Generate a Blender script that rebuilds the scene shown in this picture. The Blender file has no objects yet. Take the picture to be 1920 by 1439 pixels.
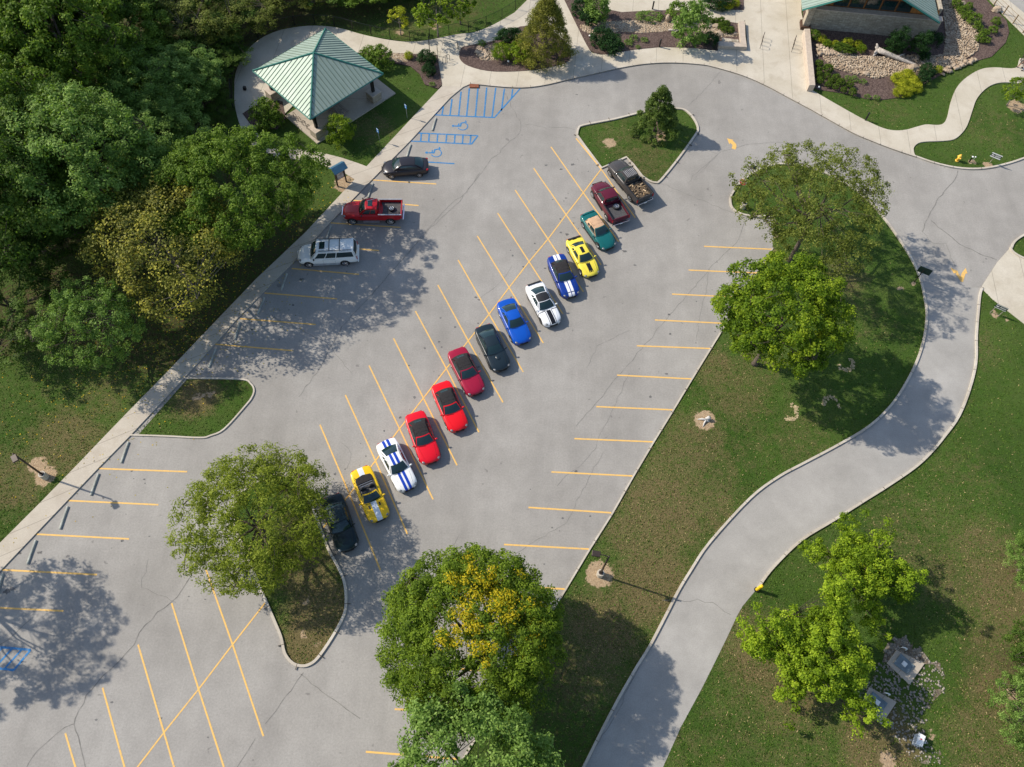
import bpy, math, random
import numpy as np
from mathutils import Vector, geometry
PI=math.pi
sc=bpy.context.scene
col=sc.collection
# ------------------------------------------------------------------ camera
F=1461.;PITCH=math.radians(62.24);ROLL=math.radians(3.098);H=60.
def P(px,py,z=0.):
    """pixel of the 1920 px photograph -> point of the plane at height z"""
    x=(px-960)/F;y=(719.5-py)/F
    c,s=math.cos(ROLL),math.sin(ROLL);x,y=x*c-y*s,x*s+y*c
    cp,sp=math.cos(PITCH),math.sin(PITCH)
    t=(H-z)/(sp-y*cp)
    return (x*t,(cp+y*sp)*t)
def Z(ox,oy,s,*pts): return [(ox+x/s,oy+y/s) for x,y in pts]
def W(pts): return [P(*p) for p in pts]
cam=bpy.data.objects.new('camera',bpy.data.cameras.new('camera'));col.objects.link(cam)
cam.data.sensor_width=36;cam.data.lens=F/1920*36;cam.data.clip_end=2000;cam.data.clip_start=.5
from mathutils import Matrix
cam.matrix_world=Matrix.Translation((0,0,H))@Matrix.Rotation(PI/2-PITCH,4,'X')@Matrix.Rotation(ROLL,4,'Z')
sc.camera=cam
# ------------------------------------------------------------------ light
SAZ=math.radians(-15.2);SEL=math.radians(39.5)
sun=bpy.data.objects.new('sun',bpy.data.lights.new('sun','SUN'));col.objects.link(sun)
sun.data.energy=4.1;sun.data.angle=math.radians(.6);sun.data.color=(1,.92,.80)
sun.rotation_euler=Vector((math.cos(SAZ)*math.cos(SEL),math.sin(SAZ)*math.cos(SEL),-math.sin(SEL))).to_track_quat('-Z','Y').to_euler()
sun.location=(-60,20,60)
w=bpy.data.worlds.new('World');sc.world=w;w.use_nodes=True
nt=w.node_tree;bg=nt.nodes['Background'];sky=nt.nodes.new('ShaderNodeTexSky');sky.sky_type='NISHITA'
sky.sun_disc=False;sky.sun_elevation=SEL;sky.sun_rotation=math.radians(-74.8)
nt.links.new(sky.outputs[0],bg.inputs[0]);bg.inputs[1].default_value=.135
sc.view_settings.view_transform='Standard';sc.view_settings.look='None';sc.view_settings.gamma=1
sc.view_settings.exposure=.42
# ------------------------------------------------------------------ material helpers
class NT:
    def __init__(s,name):
        s.m=bpy.data.materials.new(name);s.m.use_nodes=True;s.t=s.m.node_tree;s.b=s.t.nodes['Principled BSDF']
    def n(s,typ,**k):
        o=s.t.nodes.new('ShaderNode'+typ)
        for a,v in k.items():
            if a.startswith('i_'):
                key=a[2:];key=int(key) if key.isdigit() else key
                s.set(o,key,v)
            else: setattr(o,a,v)
        return o
    def set(s,o,key,v):
        if isinstance(v,bpy.types.NodeSocket): s.t.links.new(v,o.inputs[key])
        else:
            if isinstance(v,tuple) and len(v)==3 and o.inputs[key].type=='RGBA': v=v+(1,)
            o.inputs[key].default_value=v
    def noise(s,scale,detail=3,rough=.55,vec=None,dist=0.):
        o=s.n('TexNoise',i_Scale=float(scale),i_Detail=float(detail),i_Roughness=rough,i_Distortion=float(dist))
        s.set(o,'Vector',vec or s.obj());return o.outputs[0]
    def obj(s):
        if not hasattr(s,'_c'): s._c=s.n('TexCoord').outputs['Object']
        return s._c
    def ramp(s,fac,*st):
        r=s.n('ValToRGB');s.set(r,0,fac);e=r.color_ramp.elements
        while len(e)<len(st): e.new(.5)
        for k,(p,c) in enumerate(st):
            e[k].position=p;e[k].color=(c,c,c,1) if isinstance(c,(int,float)) else tuple(c)+(1,)
        return r.outputs[0]
    def mix(s,f,a,b,mode='MIX'):
        o=s.n('MixRGB',blend_type=mode);s.set(o,0,f);s.set(o,1,a);s.set(o,2,b);return o.outputs[0]
    def math(s,op,a,b=0.,c=None,clamp=False):
        o=s.n('Math',operation=op,use_clamp=clamp);s.set(o,0,a);s.set(o,1,b)
        if c is not None: s.set(o,2,c)
        return o.outputs[0]
    def attr(s,name): return s.n('Attribute',attribute_name=name).outputs['Fac']
    def bump(s,h,st=.4,d=.05):
        o=s.n('Bump',i_Strength=st,i_Distance=d);s.set(o,'Height',h);s.t.links.new(o.outputs[0],s.b.inputs['Normal'])
    def fin(s,c,rough=.8,metal=0.,spec=.5,**k):
        s.set(s.b,'Base Color',c);s.set(s.b,'Roughness',rough);s.set(s.b,'Metallic',metal);s.set(s.b,'Specular IOR Level',spec)
        for a,v in k.items(): s.set(s.b,a,v)
        return s.m
def flat(name,c,rough=.7,metal=0.,var=.15,sc_=3.,spec=.5,**k):
    t=NT(name);n=t.noise(sc_,4)
    d=tuple(x*(1-var) for x in c);l=tuple(min(1,x*(1+var)) for x in c)
    return t.fin(t.ramp(n,(.3,d),(.7,l)),rough,metal,spec,**k)
M={}
# asphalt
t=NT('asphalt');a=t.noise(.09,4,.6);b=t.noise(.6,5,.6);c=t.noise(14,3,.7)
base=t.ramp(a,(.25,(.245,.230,.206)),(.5,(.295,.278,.252)),(.75,(.335,.318,.29)))
base=t.mix(.35,base,t.ramp(b,(.25,.36),(.75,.62)),'OVERLAY')
base=t.mix(.5,base,t.ramp(t.noise(7,5,.85),(.3,.33),(.7,.67)),'OVERLAY')
sp=t.ramp(t.noise(1.3,2,.5,dist=.4),(.725,0),(.76,1));base=t.mix(t.math('MULTIPLY',sp,.45),base,(.11,.1,.095))
mp=t.n('Mapping',i_Rotation=(0,0,math.radians(60)),i_Scale=(.35,.04,1));t.set(mp,0,t.obj())
streak=t.noise(1.,4,.7,vec=mp.outputs[0]);base=t.mix(.35,base,t.ramp(streak,(.3,.38),(.7,.6)),'OVERLAY')
t.bump(c,.25,.01);M['asphalt']=t.fin(base,.88,spec=.3)
t=NT('drive_asphalt');a=t.noise(.15,4,.6);c=t.noise(12,3,.7)
base=t.ramp(a,(.3,(.29,.276,.252)),(.7,(.36,.343,.315)));base=t.mix(.45,base,t.ramp(c,(.3,.38),(.7,.62)),'OVERLAY')
base=t.mix(.5,base,t.ramp(t.noise(.45,5,.7,dist=.15),(.25,.36),(.75,.62)),'OVERLAY')
M['asphalt2']=t.fin(base,.88,spec=.3)
M['crack']=flat('tar_crack',(.19,.18,.162),.9,var=.35,sc_=2)
M['patch']=flat('tar_stain',(.12,.115,.11),.85,var=.4)
def concrete(name,c1,c2,joint=1.5,rot=60):
    t=NT(name);a=t.noise(.35,4,.6);c=t.noise(9,3,.7)
    base=t.ramp(a,(.3,c1),(.7,c2));base=t.mix(.4,base,t.ramp(c,(.3,.4),(.7,.6)),'OVERLAY')
    base=t.mix(t.math('MULTIPLY',t.ramp(t.noise(.8,4,.65,dist=.6),(.5,0),(.75,1)),.35),base,(.3,.24,.17))
    if joint:
        mp=t.n('Mapping',i_Rotation=(0,0,math.radians(rot)));t.set(mp,0,t.obj())
        s=t.n('SeparateXYZ');t.set(s,0,mp.outputs[0])
        m=t.math('PINGPONG',s.outputs[0],joint/2);l=t.math('LESS_THAN',m,.025)
        base=t.mix(t.math('MULTIPLY',l,.5),base,(.12,.1,.08))
    return t.fin(base,.85,spec=.3)
M['walk']=concrete('sidewalk_concrete',(.42,.37,.30),(.50,.45,.37),1.5,60)
M['plaza']=concrete('plaza_concrete',(.45,.40,.31),(.54,.49,.40),3.,4)
M['kerb']=concrete('kerb_concrete',(.40,.35,.28),(.56,.51,.43),0)
M['slab']=concrete('slab_concrete',(.36,.31,.25),(.48,.42,.34),3.,45)
# lawn
t=NT('lawn');a=t.noise(.13,5,.62);b=t.noise(1.1,5,.65);c=t.noise(9,4,.75);e=t.noise(3.2,4,.7)
green=t.ramp(a,(.3,(.035,.078,.010)),(.5,(.055,.108,.015)),(.7,(.085,.13,.026)))
green=t.mix(t.ramp(b,(.35,0),(.75,.6)),green,(.08,.098,.028))
dry=t.math('ADD',t.math('ADD',t.math('MULTIPLY',t.attr('dry'),.95),t.math('MULTIPLY',b,.42)),t.math('ADD',t.math('MULTIPLY',e,.34),t.math('MULTIPLY',c,.42)))
dm=t.ramp(dry,(.76,0),(1.,1))
g=t.mix(t.math('MULTIPLY',dm,.74),green,t.ramp(c,(.3,(.13,.085,.04)),(.7,(.24,.175,.09))))
g=t.mix(.8,g,t.ramp(c,(.28,.3),(.5,.47),(.72,.7)),'OVERLAY')
lit=t.math('ADD',t.attr('litter'),t.math('MULTIPLY',t.math('SUBTRACT',e,.5),1.6))
g=t.mix(t.ramp(lit,(.35,0),(.75,.95)),g,t.ramp(c,(.3,(.035,.022,.012)),(.55,(.075,.05,.028)),(.72,(.17,.12,.06))))
so=t.math('ADD',t.attr('soil'),t.math('MULTIPLY',t.math('SUBTRACT',t.noise(2.2,4,.7),.5),.9))
g=t.mix(t.ramp(so,(.47,0),(.56,1)),g,t.ramp(t.noise(5,4,.7),(.3,(.30,.2,.12)),(.7,(.5,.38,.24))))
t.bump(c,.9,.12);M['lawn']=t.fin(g,.95,spec=.15)
# mulch / gravel
t=NT('mulch');c=t.noise(7,4,.8);v=t.n('TexVoronoi',i_Scale=9.);t.set(v,'Vector',t.obj())
base=t.mix(.5,t.ramp(c,(.3,(.05,.032,.028)),(.7,(.17,.115,.1))),t.ramp(v.outputs[1],(.2,(.05,.035,.03)),(.9,(.2,.15,.125))))
t.bump(c,.8,.08);M['mulch']=t.fin(base,.95,spec=.1)
t=NT('river_gravel');v=t.n('TexVoronoi',i_Scale=9.);t.set(v,'Vector',t.obj())
s=t.n('SeparateColor');t.set(s,0,v.outputs[1])
base=t.mix(t.ramp(v.outputs[0],(.45,0),(.8,.75)),t.ramp(s.outputs[0],(.1,(.24,.16,.10)),(.5,(.40,.30,.19)),(.9,(.55,.46,.34))),(.06,.045,.03))
t.bump(v.outputs[0],.8,.1);M['gravel']=t.fin(base,.8)
t=NT('stone');r=t.n('ObjectInfo');a=t.noise(1.2,4);M['rock']=t.fin(t.ramp(a,(.3,(.28,.2,.13)),(.7,(.5,.41,.3))),.85)
t=NT('drain_gravel');c=t.noise(6,4,.8);b=t.noise(.5,4,.6)
base=t.mix(t.ramp(t.noise(1.6,4,.7),(.42,0),(.62,1)),t.ramp(c,(.35,(.03,.022,.015)),(.65,(.22,.16,.1))),t.ramp(c,(.3,(.09,.075,.055)),(.7,(.33,.29,.22))))
M['drain']=t.fin(base,.9)
def paintline(name,c1,wear=.5):
    t=NT(name);n=t.noise(5,4,.75);return t.fin(t.mix(t.ramp(n,(wear,0),(wear+.25,.75)),c1,(.3,.27,.24)),.75)
M['yellow']=paintline('yellow_line_paint',(.74,.44,.11))
M['blue']=paintline('blue_line_paint',(.012,.17,.40))
M['black']=flat('black_metal',(.012,.013,.014),.4,.3)
M['iron']=flat('dark_bronze_metal',(.05,.035,.028),.45,.3)
M['stopc']=flat('wheel_stop_concrete',(.33,.34,.30),.9,var=.3)
M['white']=flat('white_paint',(.75,.75,.72),.5)
M['steel']=flat('grey_steel',(.4,.41,.42),.4,.5)
M['wood']=flat('weathered_wood',(.3,.25,.21),.9,var=.4,sc_=6)
M['bark']=flat('bark',(.10,.075,.055),.95,var=.5,sc_=5)
M['barkg']=flat('grey_bark',(.2,.17,.145),.95,var=.45,sc_=5)
# ------------------------------------------------------------------ mesh builder
def tag(o,label=None,cat=None,group=None,kind=None):
    if label:o['label']=label
    if cat:o['category']=cat
    if group:o['group']=group
    if kind:o['kind']=kind
    return o
def empty(name,loc,rz=0,label=None,cat=None,group=None):
    o=bpy.data.objects.new(name,None);col.objects.link(o);o.empty_display_size=.3
    o.location=(loc[0],loc[1],loc[2] if len(loc)>2 else 0);o.rotation_euler=(0,0,rz);return tag(o,label,cat,group)
def link(name,me,parent=None):
    o=bpy.data.objects.new(name,me);col.objects.link(o)
    if parent:o.parent=parent
    return o
def copy_tree(o,parent=None):
    kids=[c for c in o.children]
    c=o.copy();col.objects.link(c)
    if parent:c.parent=parent
    for k in kids: copy_tree(k,c)
    return c
class MB:
    def __init__(s): s.v=[];s.f=[]
    def add(s,v,f):
        n=len(s.v);s.v+=[tuple(p) for p in v];s.f+=[tuple(i+n for i in q) for q in f];return s
    def box(s,c,d,rz=0,ty=0):
        cx,cy,cz=c;dx,dy,dz=[x/2 for x in d];v=[]
        for z in(-dz,dz):
            for x,y in((-dx,-dy),(dx,-dy),(dx,dy),(-dx,dy)):
                X=x*math.cos(ty)+z*math.sin(ty);Zz=-x*math.sin(ty)+z*math.cos(ty)
                v.append((cx+X*math.cos(rz)-y*math.sin(rz),cy+X*math.sin(rz)+y*math.cos(rz),cz+Zz))
        return s.add(v,[(3,2,1,0),(4,5,6,7),(0,1,5,4),(1,2,6,5),(2,3,7,6),(3,0,4,7)])
    def tube(s,pts,rs,n=6,cap=True):
        pts=[Vector(p) for p in pts]
        if not isinstance(rs,(list,tuple)): rs=[rs]*len(pts)
        v=[];f=[]
        up=Vector((0,0,1))
        for i,p in enumerate(pts):
            d=(pts[min(i+1,len(pts)-1)]-pts[max(i-1,0)]).normalized()
            a=d.cross(up if abs(d.z)<.9 else Vector((1,0,0))).normalized();b=d.cross(a)
            for k in range(n):
                q=2*PI*k/n;v.append(p+(a*math.cos(q)+b*math.sin(q))*rs[i])
        for i in range(len(pts)-1):
            for k in range(n): f.append((i*n+k,i*n+(k+1)%n,(i+1)*n+(k+1)%n,(i+1)*n+k))
        if cap: f+=[tuple(range(n))[::-1],tuple((len(pts)-1)*n+k for k in range(n))]
        return s.add(v,f)
    def cyl(s,c,r,h,n=16,axis='z',r2=None):
        d={'x':(h/2,0,0),'y':(0,h/2,0),'z':(0,0,h/2)}[axis]
        return s.tube([(c[0]-d[0],c[1]-d[1],c[2]-d[2]),(c[0]+d[0],c[1]+d[1],c[2]+d[2])],[r,r if r2 is None else r2],n)
    def ell(s,c,r,n=10,m=6):
        v=[(c[0],c[1],c[2]-r[2])];f=[]
        for j in range(1,m):
            q=-PI/2+PI*j/m
            for k in range(n):
                p=2*PI*k/n;v.append((c[0]+r[0]*math.cos(q)*math.cos(p),c[1]+r[1]*math.cos(q)*math.sin(p),c[2]+r[2]*math.sin(q)))
        v.append((c[0],c[1],c[2]+r[2]));L=len(v)-1
        for k in range(n):
            f.append((0,1+(k+1)%n,1+k));f.append((L,L-n+k,L-n+(k+1)%n))
            for j in range(m-2): f.append((1+j*n+k,1+j*n+(k+1)%n,1+(j+1)*n+(k+1)%n,1+(j+1)*n+k))
        return s.add(v,f)
    def prism(s,pts,z0,z1):
        n=len(pts);A=sum(pts[i][0]*pts[(i+1)%n][1]-pts[(i+1)%n][0]*pts[i][1] for i in range(n))
        if A<0: pts=pts[::-1]
        v=[(x,y,z1) for x,y in pts]+[(x,y,z0) for x,y in pts]
        f=[tuple(range(n))]+[(i,n+i,n+(i+1)%n,(i+1)%n) for i in range(n)]
        return s.add(v,f)
    def patch(s,fn,u0,u1,v0,v1,nu=8,nv=4,off=0.,flip=False):
        V=[];Fc=[];e=1e-3
        for j in range(nv+1):
            for i in range(nu+1):
                u=u0+(u1-u0)*i/nu;v=v0+(v1-v0)*j/nv
                p=Vector(fn(u,v))
                if off:
                    n=(Vector(fn(u+e,v))-Vector(fn(u-e,v))).cross(Vector(fn(u,v+e))-Vector(fn(u,v-e)))
                    if n.length>0: p=p+n.normalized()*(-off if flip else off)
                V.append(p)
        for j in range(nv):
            for i in range(nu):
                q=(j*(nu+1)+i,j*(nu+1)+i+1,(j+1)*(nu+1)+i+1,(j+1)*(nu+1)+i)
                Fc.append(q[::-1] if flip else q)
        return s.add(V,Fc)
    def build(s,name,mat,parent=None,smooth=False,sub=0,bevel=0.,loc=None):
        me=bpy.data.meshes.new(name);me.from_pydata([tuple(p) for p in s.v],[],s.f)
        if smooth: me.polygons.foreach_set('use_smooth',[True]*len(me.polygons))
        me.materials.append(mat);me.update();o=link(name,me,parent)
        if bevel:
            b=o.modifiers.new('b','BEVEL');b.width=bevel;b.segments=2;b.limit_method='ANGLE'
        if sub:
            b=o.modifiers.new('s','SUBSURF');b.levels=sub;b.render_levels=sub
        if loc:o.location=loc
        return o
def smoothline(pts,n=4,closed=False):
    """Catmull-Rom through the given points"""
    p=[Vector((x,y)) for x,y in pts];L=len(p);out=[]
    R=range(L if closed else L-1)
    for i in R:
        p0=p[(i-1)%L] if closed or i>0 else p[i];p1=p[i];p2=p[(i+1)%L]
        p3=p[(i+2)%L] if closed or i+2<L else p2
        for k in range(n):
            t=k/n
            q=.5*((2*p1)+(p2-p0)*t+(2*p0-5*p1+4*p2-p3)*t*t+(3*p1-p0-3*p2+p3)*t*t*t)
            out.append((q.x,q.y))
    if not closed: out.append(tuple(p[-1]))
    return out
def ribbon(mb,pts,wd,z0,z1=None,side=0.,closed=False):
    """flat strip (z1 None) or kerb with a rectangular section along a line; side -1..1 shifts it"""
    n=len(pts);L=[];R=[]
    for i in range(n):
        a=Vector(pts[(i-1)%n] if closed or i>0 else pts[i]);b=Vector(pts[(i+1)%n] if closed or i<n-1 else pts[i])
        d=(b-a)
        if d.length<1e-6: d=Vector((1,0))
        d.normalize();nn=Vector((-d.y,d.x));c=Vector(pts[i])
        L.append(c+nn*wd*(.5+side/2));R.append(c+nn*wd*(-.5+side/2))
    m=n if closed else n-1
    if z1 is None:
        mb.add([(*p,z0) for p in L]+[(*p,z0) for p in R],[(i,n+i,n+(i+1)%n,(i+1)%n) for i in range(m)])
    else:
        v=[(*p,z1) for p in L]+[(*p,z1) for p in R]+[(*p,z0) for p in L]+[(*p,z0) for p in R];f=[]
        for i in range(m):
            j=(i+1)%n;f+=[(i,n+i,n+j,j),(i,j,2*n+j,2*n+i),(n+i,3*n+i,3*n+j,n+j)]
        if not closed: f+=[(0,2*n,3*n,n),(n-1,2*n-1,4*n-1,3*n-1)]
        mb.add(v,f)
def struct(name,mb,mat,label=None,**k):
    o=mb.build(name,mat,**k);o['kind']='structure'
    if label:o['label']=label
    return o
def sheet(name,loops,z,mat):
    """flat sheet with holes"""
    L=[[Vector((x,y,0)) for x,y in l] for l in loops];tri=geometry.tessellate_polygon(L)
    fl=[p for l in L for p in l];mb=MB();f=[]
    for a,b,c in tri:
        A=(fl[b]-fl[a]).cross(fl[c]-fl[a]).z
        f.append((a,b,c) if A>0 else (c,b,a))
    mb.add([(p.x,p.y,z) for p in fl],f);return struct(name,mb,mat)
def inpoly(x,y,poly):
    r=np.zeros(x.shape,bool);n=len(poly)
    for i in range(n):
        x0,y0=poly[i];x1,y1=poly[(i+1)%n]
        if y0==y1: continue
        c=((y0>y)!=(y1>y))&(x<(x1-x0)*(y-y0)/(y1-y0)+x0);r^=c
    return r
# ================================================================== GROUND
front=[(882,159)]+Z(840,0,4,(500,665),(700,650),(900,605),(1100,560),(1300,515),(1500,485),(1700,478),(1900,492))+Z(1260,0,5.644,(420,715),(620,770),(800,830),(1000,920),(1170,1010),(1300,1080),(1450,1160),(1700,1300),(1919,1420))+[(1631,265),(1675,282),(1717,296)]
eastk=[(1717,296),(1752,308),(1793,317),(1834,319),(1874,313),(1920,299),(1985,270)]
leftedge=[(-260,1352),(-60,1131),(0,1073),(185,879),(240,819),(347,709),(400,650),(447,597),(494,549),(568,475),(620,418),(699,337),(770,265),(830,200),(845,184),(868,165),(882,159)]
isl_tip=[(1990,400),(1920,439),(1900,453),(1894,465)]
isl_in=[(1894,465),(1897,472),(1908,480),(1925,488)]
kerb_e=[(1839,540),(1835,552),(1832,579),(1828,630),(1827,680),(1815,730),(1795,780),(1768,818),(1740,851),(1710,878),(1660,912),(1620,937),(1560,975),(1500,1012),(1450,1060),(1425,1092),(1417,1107)]
road_e=[(1417,1107),(1413,1112),(1393,1136),(1382,1155),(1364,1194),(1341,1241),(1315,1293),(1277,1363),(1243,1439),(1200,1530)]
road_w=[(1050,1530),(1097,1439),(1146,1341),(1190,1262),(1219,1215),(1250,1156),(1274,1109),(1297,1071),(1332,1019),(1407,937),(1460,897),(1510,870),(1572,837),(1630,802),(1672,762),(1700,720),(1722,675),(1735,630),(1739,592),(1736,565),(1728,527),(1712,489),(1687,449),(1657,408),(1620,368),(1570,335),(1510,312),(1455,308),(1412,324),(1392,338),(1375,357),(1367.5,372),(1370,390),(1385,402),(1410,408),(1443,409),(1453,420),(1448,465)]
lot_e=[(1448,465),(1396,549),(1363,602),(1331,654),(1296,711),(1261,769),(1224,829),(1186,893),(1147,962),(1104,1030),(1059,1105),(1036,1142),(958,1272),(905,1360),(850,1450),(795,1545)]
I1=Z(1000,150,4,(320,420),(330,370),(370,340),(600,295),(780,250))+[(1235,205),(1275,204),(1292,212),(1305,228),(1310,243),(1305,255),(1275,297),(1240,340),(1228,345),(1215,341),(1202,332),(1185,310),(1175,297)]
I1b=[(1127.5,317.5),(1095,276)]
I2=[(347,709),(385,709),(455,711),(472,720),(478,732),(474,746),(462,762),(422,806),(395,819),(375,823),(310,820),(245,818)]
I3=[(607,1000),(617,1027),(640,1070),(650,1100),(651,1140),(642,1167),(620,1205),(597,1237),(581,1249),(565,1252),(547,1246),(532,1227),(525,1197),(515,1172),(497,1130),(478,1085),(455,1030),(438,985),(436,950),(460,915),(510,892),(550,893),(572,915),(592,960)]
SF=lambda L,n=4:smoothline(W(L),n)
front_w=SF(front);east_w=SF(eastk);kerbe_w=SF(kerb_e);roadw_w=SF(road_w[:-1]);isl_w=SF(isl_tip,3)
I1w=smoothline(W(I1[:-2]),4)+W([(1185,310),(1175,297.5)]+I1b);I3w=smoothline(W(I3),4,True);I2w=smoothline(W(I2),4)
left_w=W(leftedge)
outer=left_w[:-1]+front_w+east_w[1:]+W([(2150,200),(2150,380)])+isl_w+W([(1870,492)])+kerbe_w+W(road_e[1:])+roadw_w+W(lot_e)+W([(-60,1700),(-260,1500)])
I2hole=I2w+[left_w[4]]
sheet('parking_lot',[outer,I1w,I3w,[p for p in I2w[1:-1]]],.008,M['asphalt'])
# exit drive, a slightly paler asphalt laid over the same bed
drv=kerbe_w+W(road_e[1:])+roadw_w[:roadw_w.index(min(roadw_w,key=lambda p:(p[0]-P(1728,527)[0])**2+(p[1]-P(1728,527)[1])**2))]
sheet('drive',[drv],.012,M['asphalt2'])
# kerbs
kb=MB()
for L,s,cl in((front_w,1,0),(east_w,1,0),(isl_w,1,0),(kerbe_w,1,0),(roadw_w,1,0),(SF(isl_in,3),0,0)): ribbon(kb,L,.19,0,.14,s,cl)
ribbon(kb,W(lot_e),.13,0,.1,1)
for L in (I1w,I3w): ribbon(kb,L,.2,0,.14,-1 if sum(L[i][0]*L[(i+1)%len(L)][1]-L[(i+1)%len(L)][0]*L[i][1] for i in range(len(L)))<0 else 1,True)
ribbon(kb,I2w,.13,0,.11,-1)
struct('kerb',kb,M['kerb'])
M['joint']=flat('kerb_joint_dirt',(.09,.075,.055),.95,var=.5)
kj=MB();rj=random.Random(77)
for L,sd in((front_w,1),(east_w,1),(kerbe_w,1),(roadw_w,1),(W(lot_e),1),(I1w,0),(I3w,0)):
    acc=0
    for i in range(len(L)-1):
        a,b=Vector(L[i]),Vector(L[i+1]);d=b-a;l=d.length
        if l<1e-6: continue
        while acc<l:
            c=a+d*(acc/l)+Vector((-d.y,d.x))/l*(.1 if sd else 0);kj.box((c.x,c.y,.1),(rj.uniform(.02,.05),.24 if sd else .46,.088+rj.uniform(0,.003)),math.atan2(d.y,d.x));acc+=rj.uniform(1.8,3.2)
        acc-=l
struct('kerb_joints',kj,M['joint'])
# --- lawn grid with painted-in wear (dry grass, bare soil, leaf litter)
xs=np.concatenate([[-900,-400,-200,-120],np.arange(-80,80.1,.5),[120,200,400,900]]);ys=np.concatenate([[-700,-200,-60],np.arange(-12,98.1,.5),[120,180,300,900]])
X,Y=np.meshgrid(xs,ys);nx,ny=len(xs),len(ys)
me=bpy.data.meshes.new('lawn');idx=np.arange(nx*ny).reshape(ny,nx)
V=np.stack([X.ravel(),Y.ravel(),np.zeros(nx*ny)],1)
q=np.stack([idx[:-1,:-1],idx[:-1,1:],idx[1:,1:],idx[1:,:-1]],-1).reshape(-1,4)
def mesh_np(me,V,q,k=4):
    me.vertices.add(len(V));me.vertices.foreach_set('co',V.astype(np.float32).ravel())
    me.loops.add(q.size);me.loops.foreach_set('vertex_index',q.astype(np.int32).ravel())
    me.polygons.add(len(q));me.polygons.foreach_set('loop_start',np.arange(0,q.size,k,dtype=np.int32))
    me.update(calc_edges=True)
mesh_np(me,V,q)
def blob(L):
    a=np.zeros(nx*ny)
    for px,py,r,s in L:
        x,y=P(px,py);d=np.hypot(V[:,0]-x,V[:,1]-y)/r;a=np.maximum(a,s*np.clip(1.45-d,0,1)) if s>0 else np.minimum(a,s*np.clip(1.3-d,0,1))
    return a
dry=[(1600,300,0.1,0),(1860,240,5,.3),(1660,200,4,.3),(1700,980,5,.35),(1800,900,5,.3),(1560,1060,3,.3),(1760,760,4,.3),(1620,600,4,.3),(1500,820,4,.35),(1340,950,3,.5),(1400,1330,4,.35),(1320,1420,4,.3),(1500,1420,5,.35),(1850,1390,4,.5),(1340,690,3,.5),(1380,740,4,.45),(1300,830,4,.5),(1270,880,4,.5),(1240,960,5,.6),(1200,1000,4,.55),(1330,880,4,.4),(1230,1100,4,.7),(1180,1130,3,.5),(1400,830,4,.3),(1420,690,3,.4),(1480,750,3,.25),(1130,1180,4,.6),(1100,1250,4,.5),
 (600,1140,3,.75),(580,1200,2.5,.8),(575,1070,3,.6),(570,990,3,.5),(370,745,2.2,.75),(340,760,2,.45),(1430,1230,4,.6),(1500,1280,4,.6),(1470,1320,3,.5),(1600,1350,4,.3),(1650,1390,3,.9),(1780,1080,4,.45),(1850,1040,4,.5),(1900,1120,5,.6),(1880,1220,4,.5),(1870,1300,3,.6),(1380,1180,2,.5),
 (1700,1030,3,.4),(1700,620,3,.2),(1580,520,3,.5),(130,700,6,.3),(60,760,6,.25),(120,830,4,.55),(30,900,4,.5),(200,740,3,.4),(1830,650,3,.35),(1760,960,4,.3),(700,240,3,.4),(640,290,2,.2),(1590,220,6,.22),(1880,240,4,.25),(1160,260,4,.35),(1210,300,4,.4),(1130,220,3,.25),(760,40,4,.4),(850,20,5,.35)]
soil=[(1322,788,1.0,1),(1124,1077,1.15,1),(86,892,1.0,.9),(70,872,.9,.85),(1143,268,.9,.75),(1240,256,1.2,.62),(1690,543,.4,.9),(1712,532,.4,.8),(1852,310,.7,.75),(1822,304,.6,.7),(1797,303,.4,.6),(1866,590,.55,.8),(1888,598,.4,.7),(1905,200,1.2,.8),(647,345,1.3,.8),(640,330,.8,.6),(1440,472,1,.8),(395,740,.5,.75),(1450,440,.8,.7),(750,62,.8,.6),(815,50,.9,.6),(1570,1280,1.2,.7),(1500,1270,1,.55),(1665,1425,.9,.7),(1750,1380,.8,.5),(575,1128,.6,.6),(570,1190,.6,.6),(600,1210,.6,.6),(1895,1300,.8,.6),(500,640,.6,.5),(420,750,.5,.5),(60,630,2,.52),(370,745,.6,.65),(1550,700,.5,.4)]
litter=[(x,y,6,.85) for x,y in((250,430),(150,400),(330,560),(420,560),(470,500),(380,600),(240,520),(100,560),(20,600),(200,600),(540,450),(100,440),(300,640),(180,350),(420,640))]+[(600,380,3,.5),(560,430,3,.6),(30,300,12,.8),(200,200,14,.9),(300,60,12,.9),(500,20,9,.9),(60,80,14,.9),(420,110,5,.8),(350,160,6,.9),(660,5,6,.8),(860,-30,8,.7),(1595,480,3,.5),(1560,560,3.5,.45),(560,960,4,.5),(590,1080,3,.45),(1000,1300,6,.6),(1060,1400,6,.6),(1010,1200,4,.5),(1920,1060,2.2,.7),(1925,1250,3,.7)]
for nm,L in(('dry',dry),('soil',soil),('litter',litter)):
    a=me.attributes.new(nm,'FLOAT','POINT');a.data.foreach_set('value',(blob(L)/(1.45 if nm!='soil' else 1)).astype(np.float32))
me.materials.append(M['lawn']);tag(link('lawn',me),kind='structure')
# crescent scars in the grass
sm=MB()
M['straw']=flat('dry_straw_soil',(.38,.30,.17),.95,var=.3,sc_=4)
R0=random.Random(5)
for (px,py,r,a0,a1) in((1478,772,.75,-120,70),(1558,757,.65,-30,200),(1585,683,.65,-170,60)):
    x,y=P(px,py)
    for k in range(70):
        a=math.radians(R0.uniform(a0,a1));rr=r+R0.gauss(0,.1);s=R0.uniform(.05,.16)
        sm.prism([(x+rr*math.cos(a)+s*math.cos(b+k)*R0.uniform(.5,1),y+rr*math.sin(a)+s*math.sin(b+k)*R0.uniform(.5,1)) for b in(0,1.2,2.4,3.6,5)],.0,.012+.0004*k)
struct('bare_soil_rings',sm,M['straw'])
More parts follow.
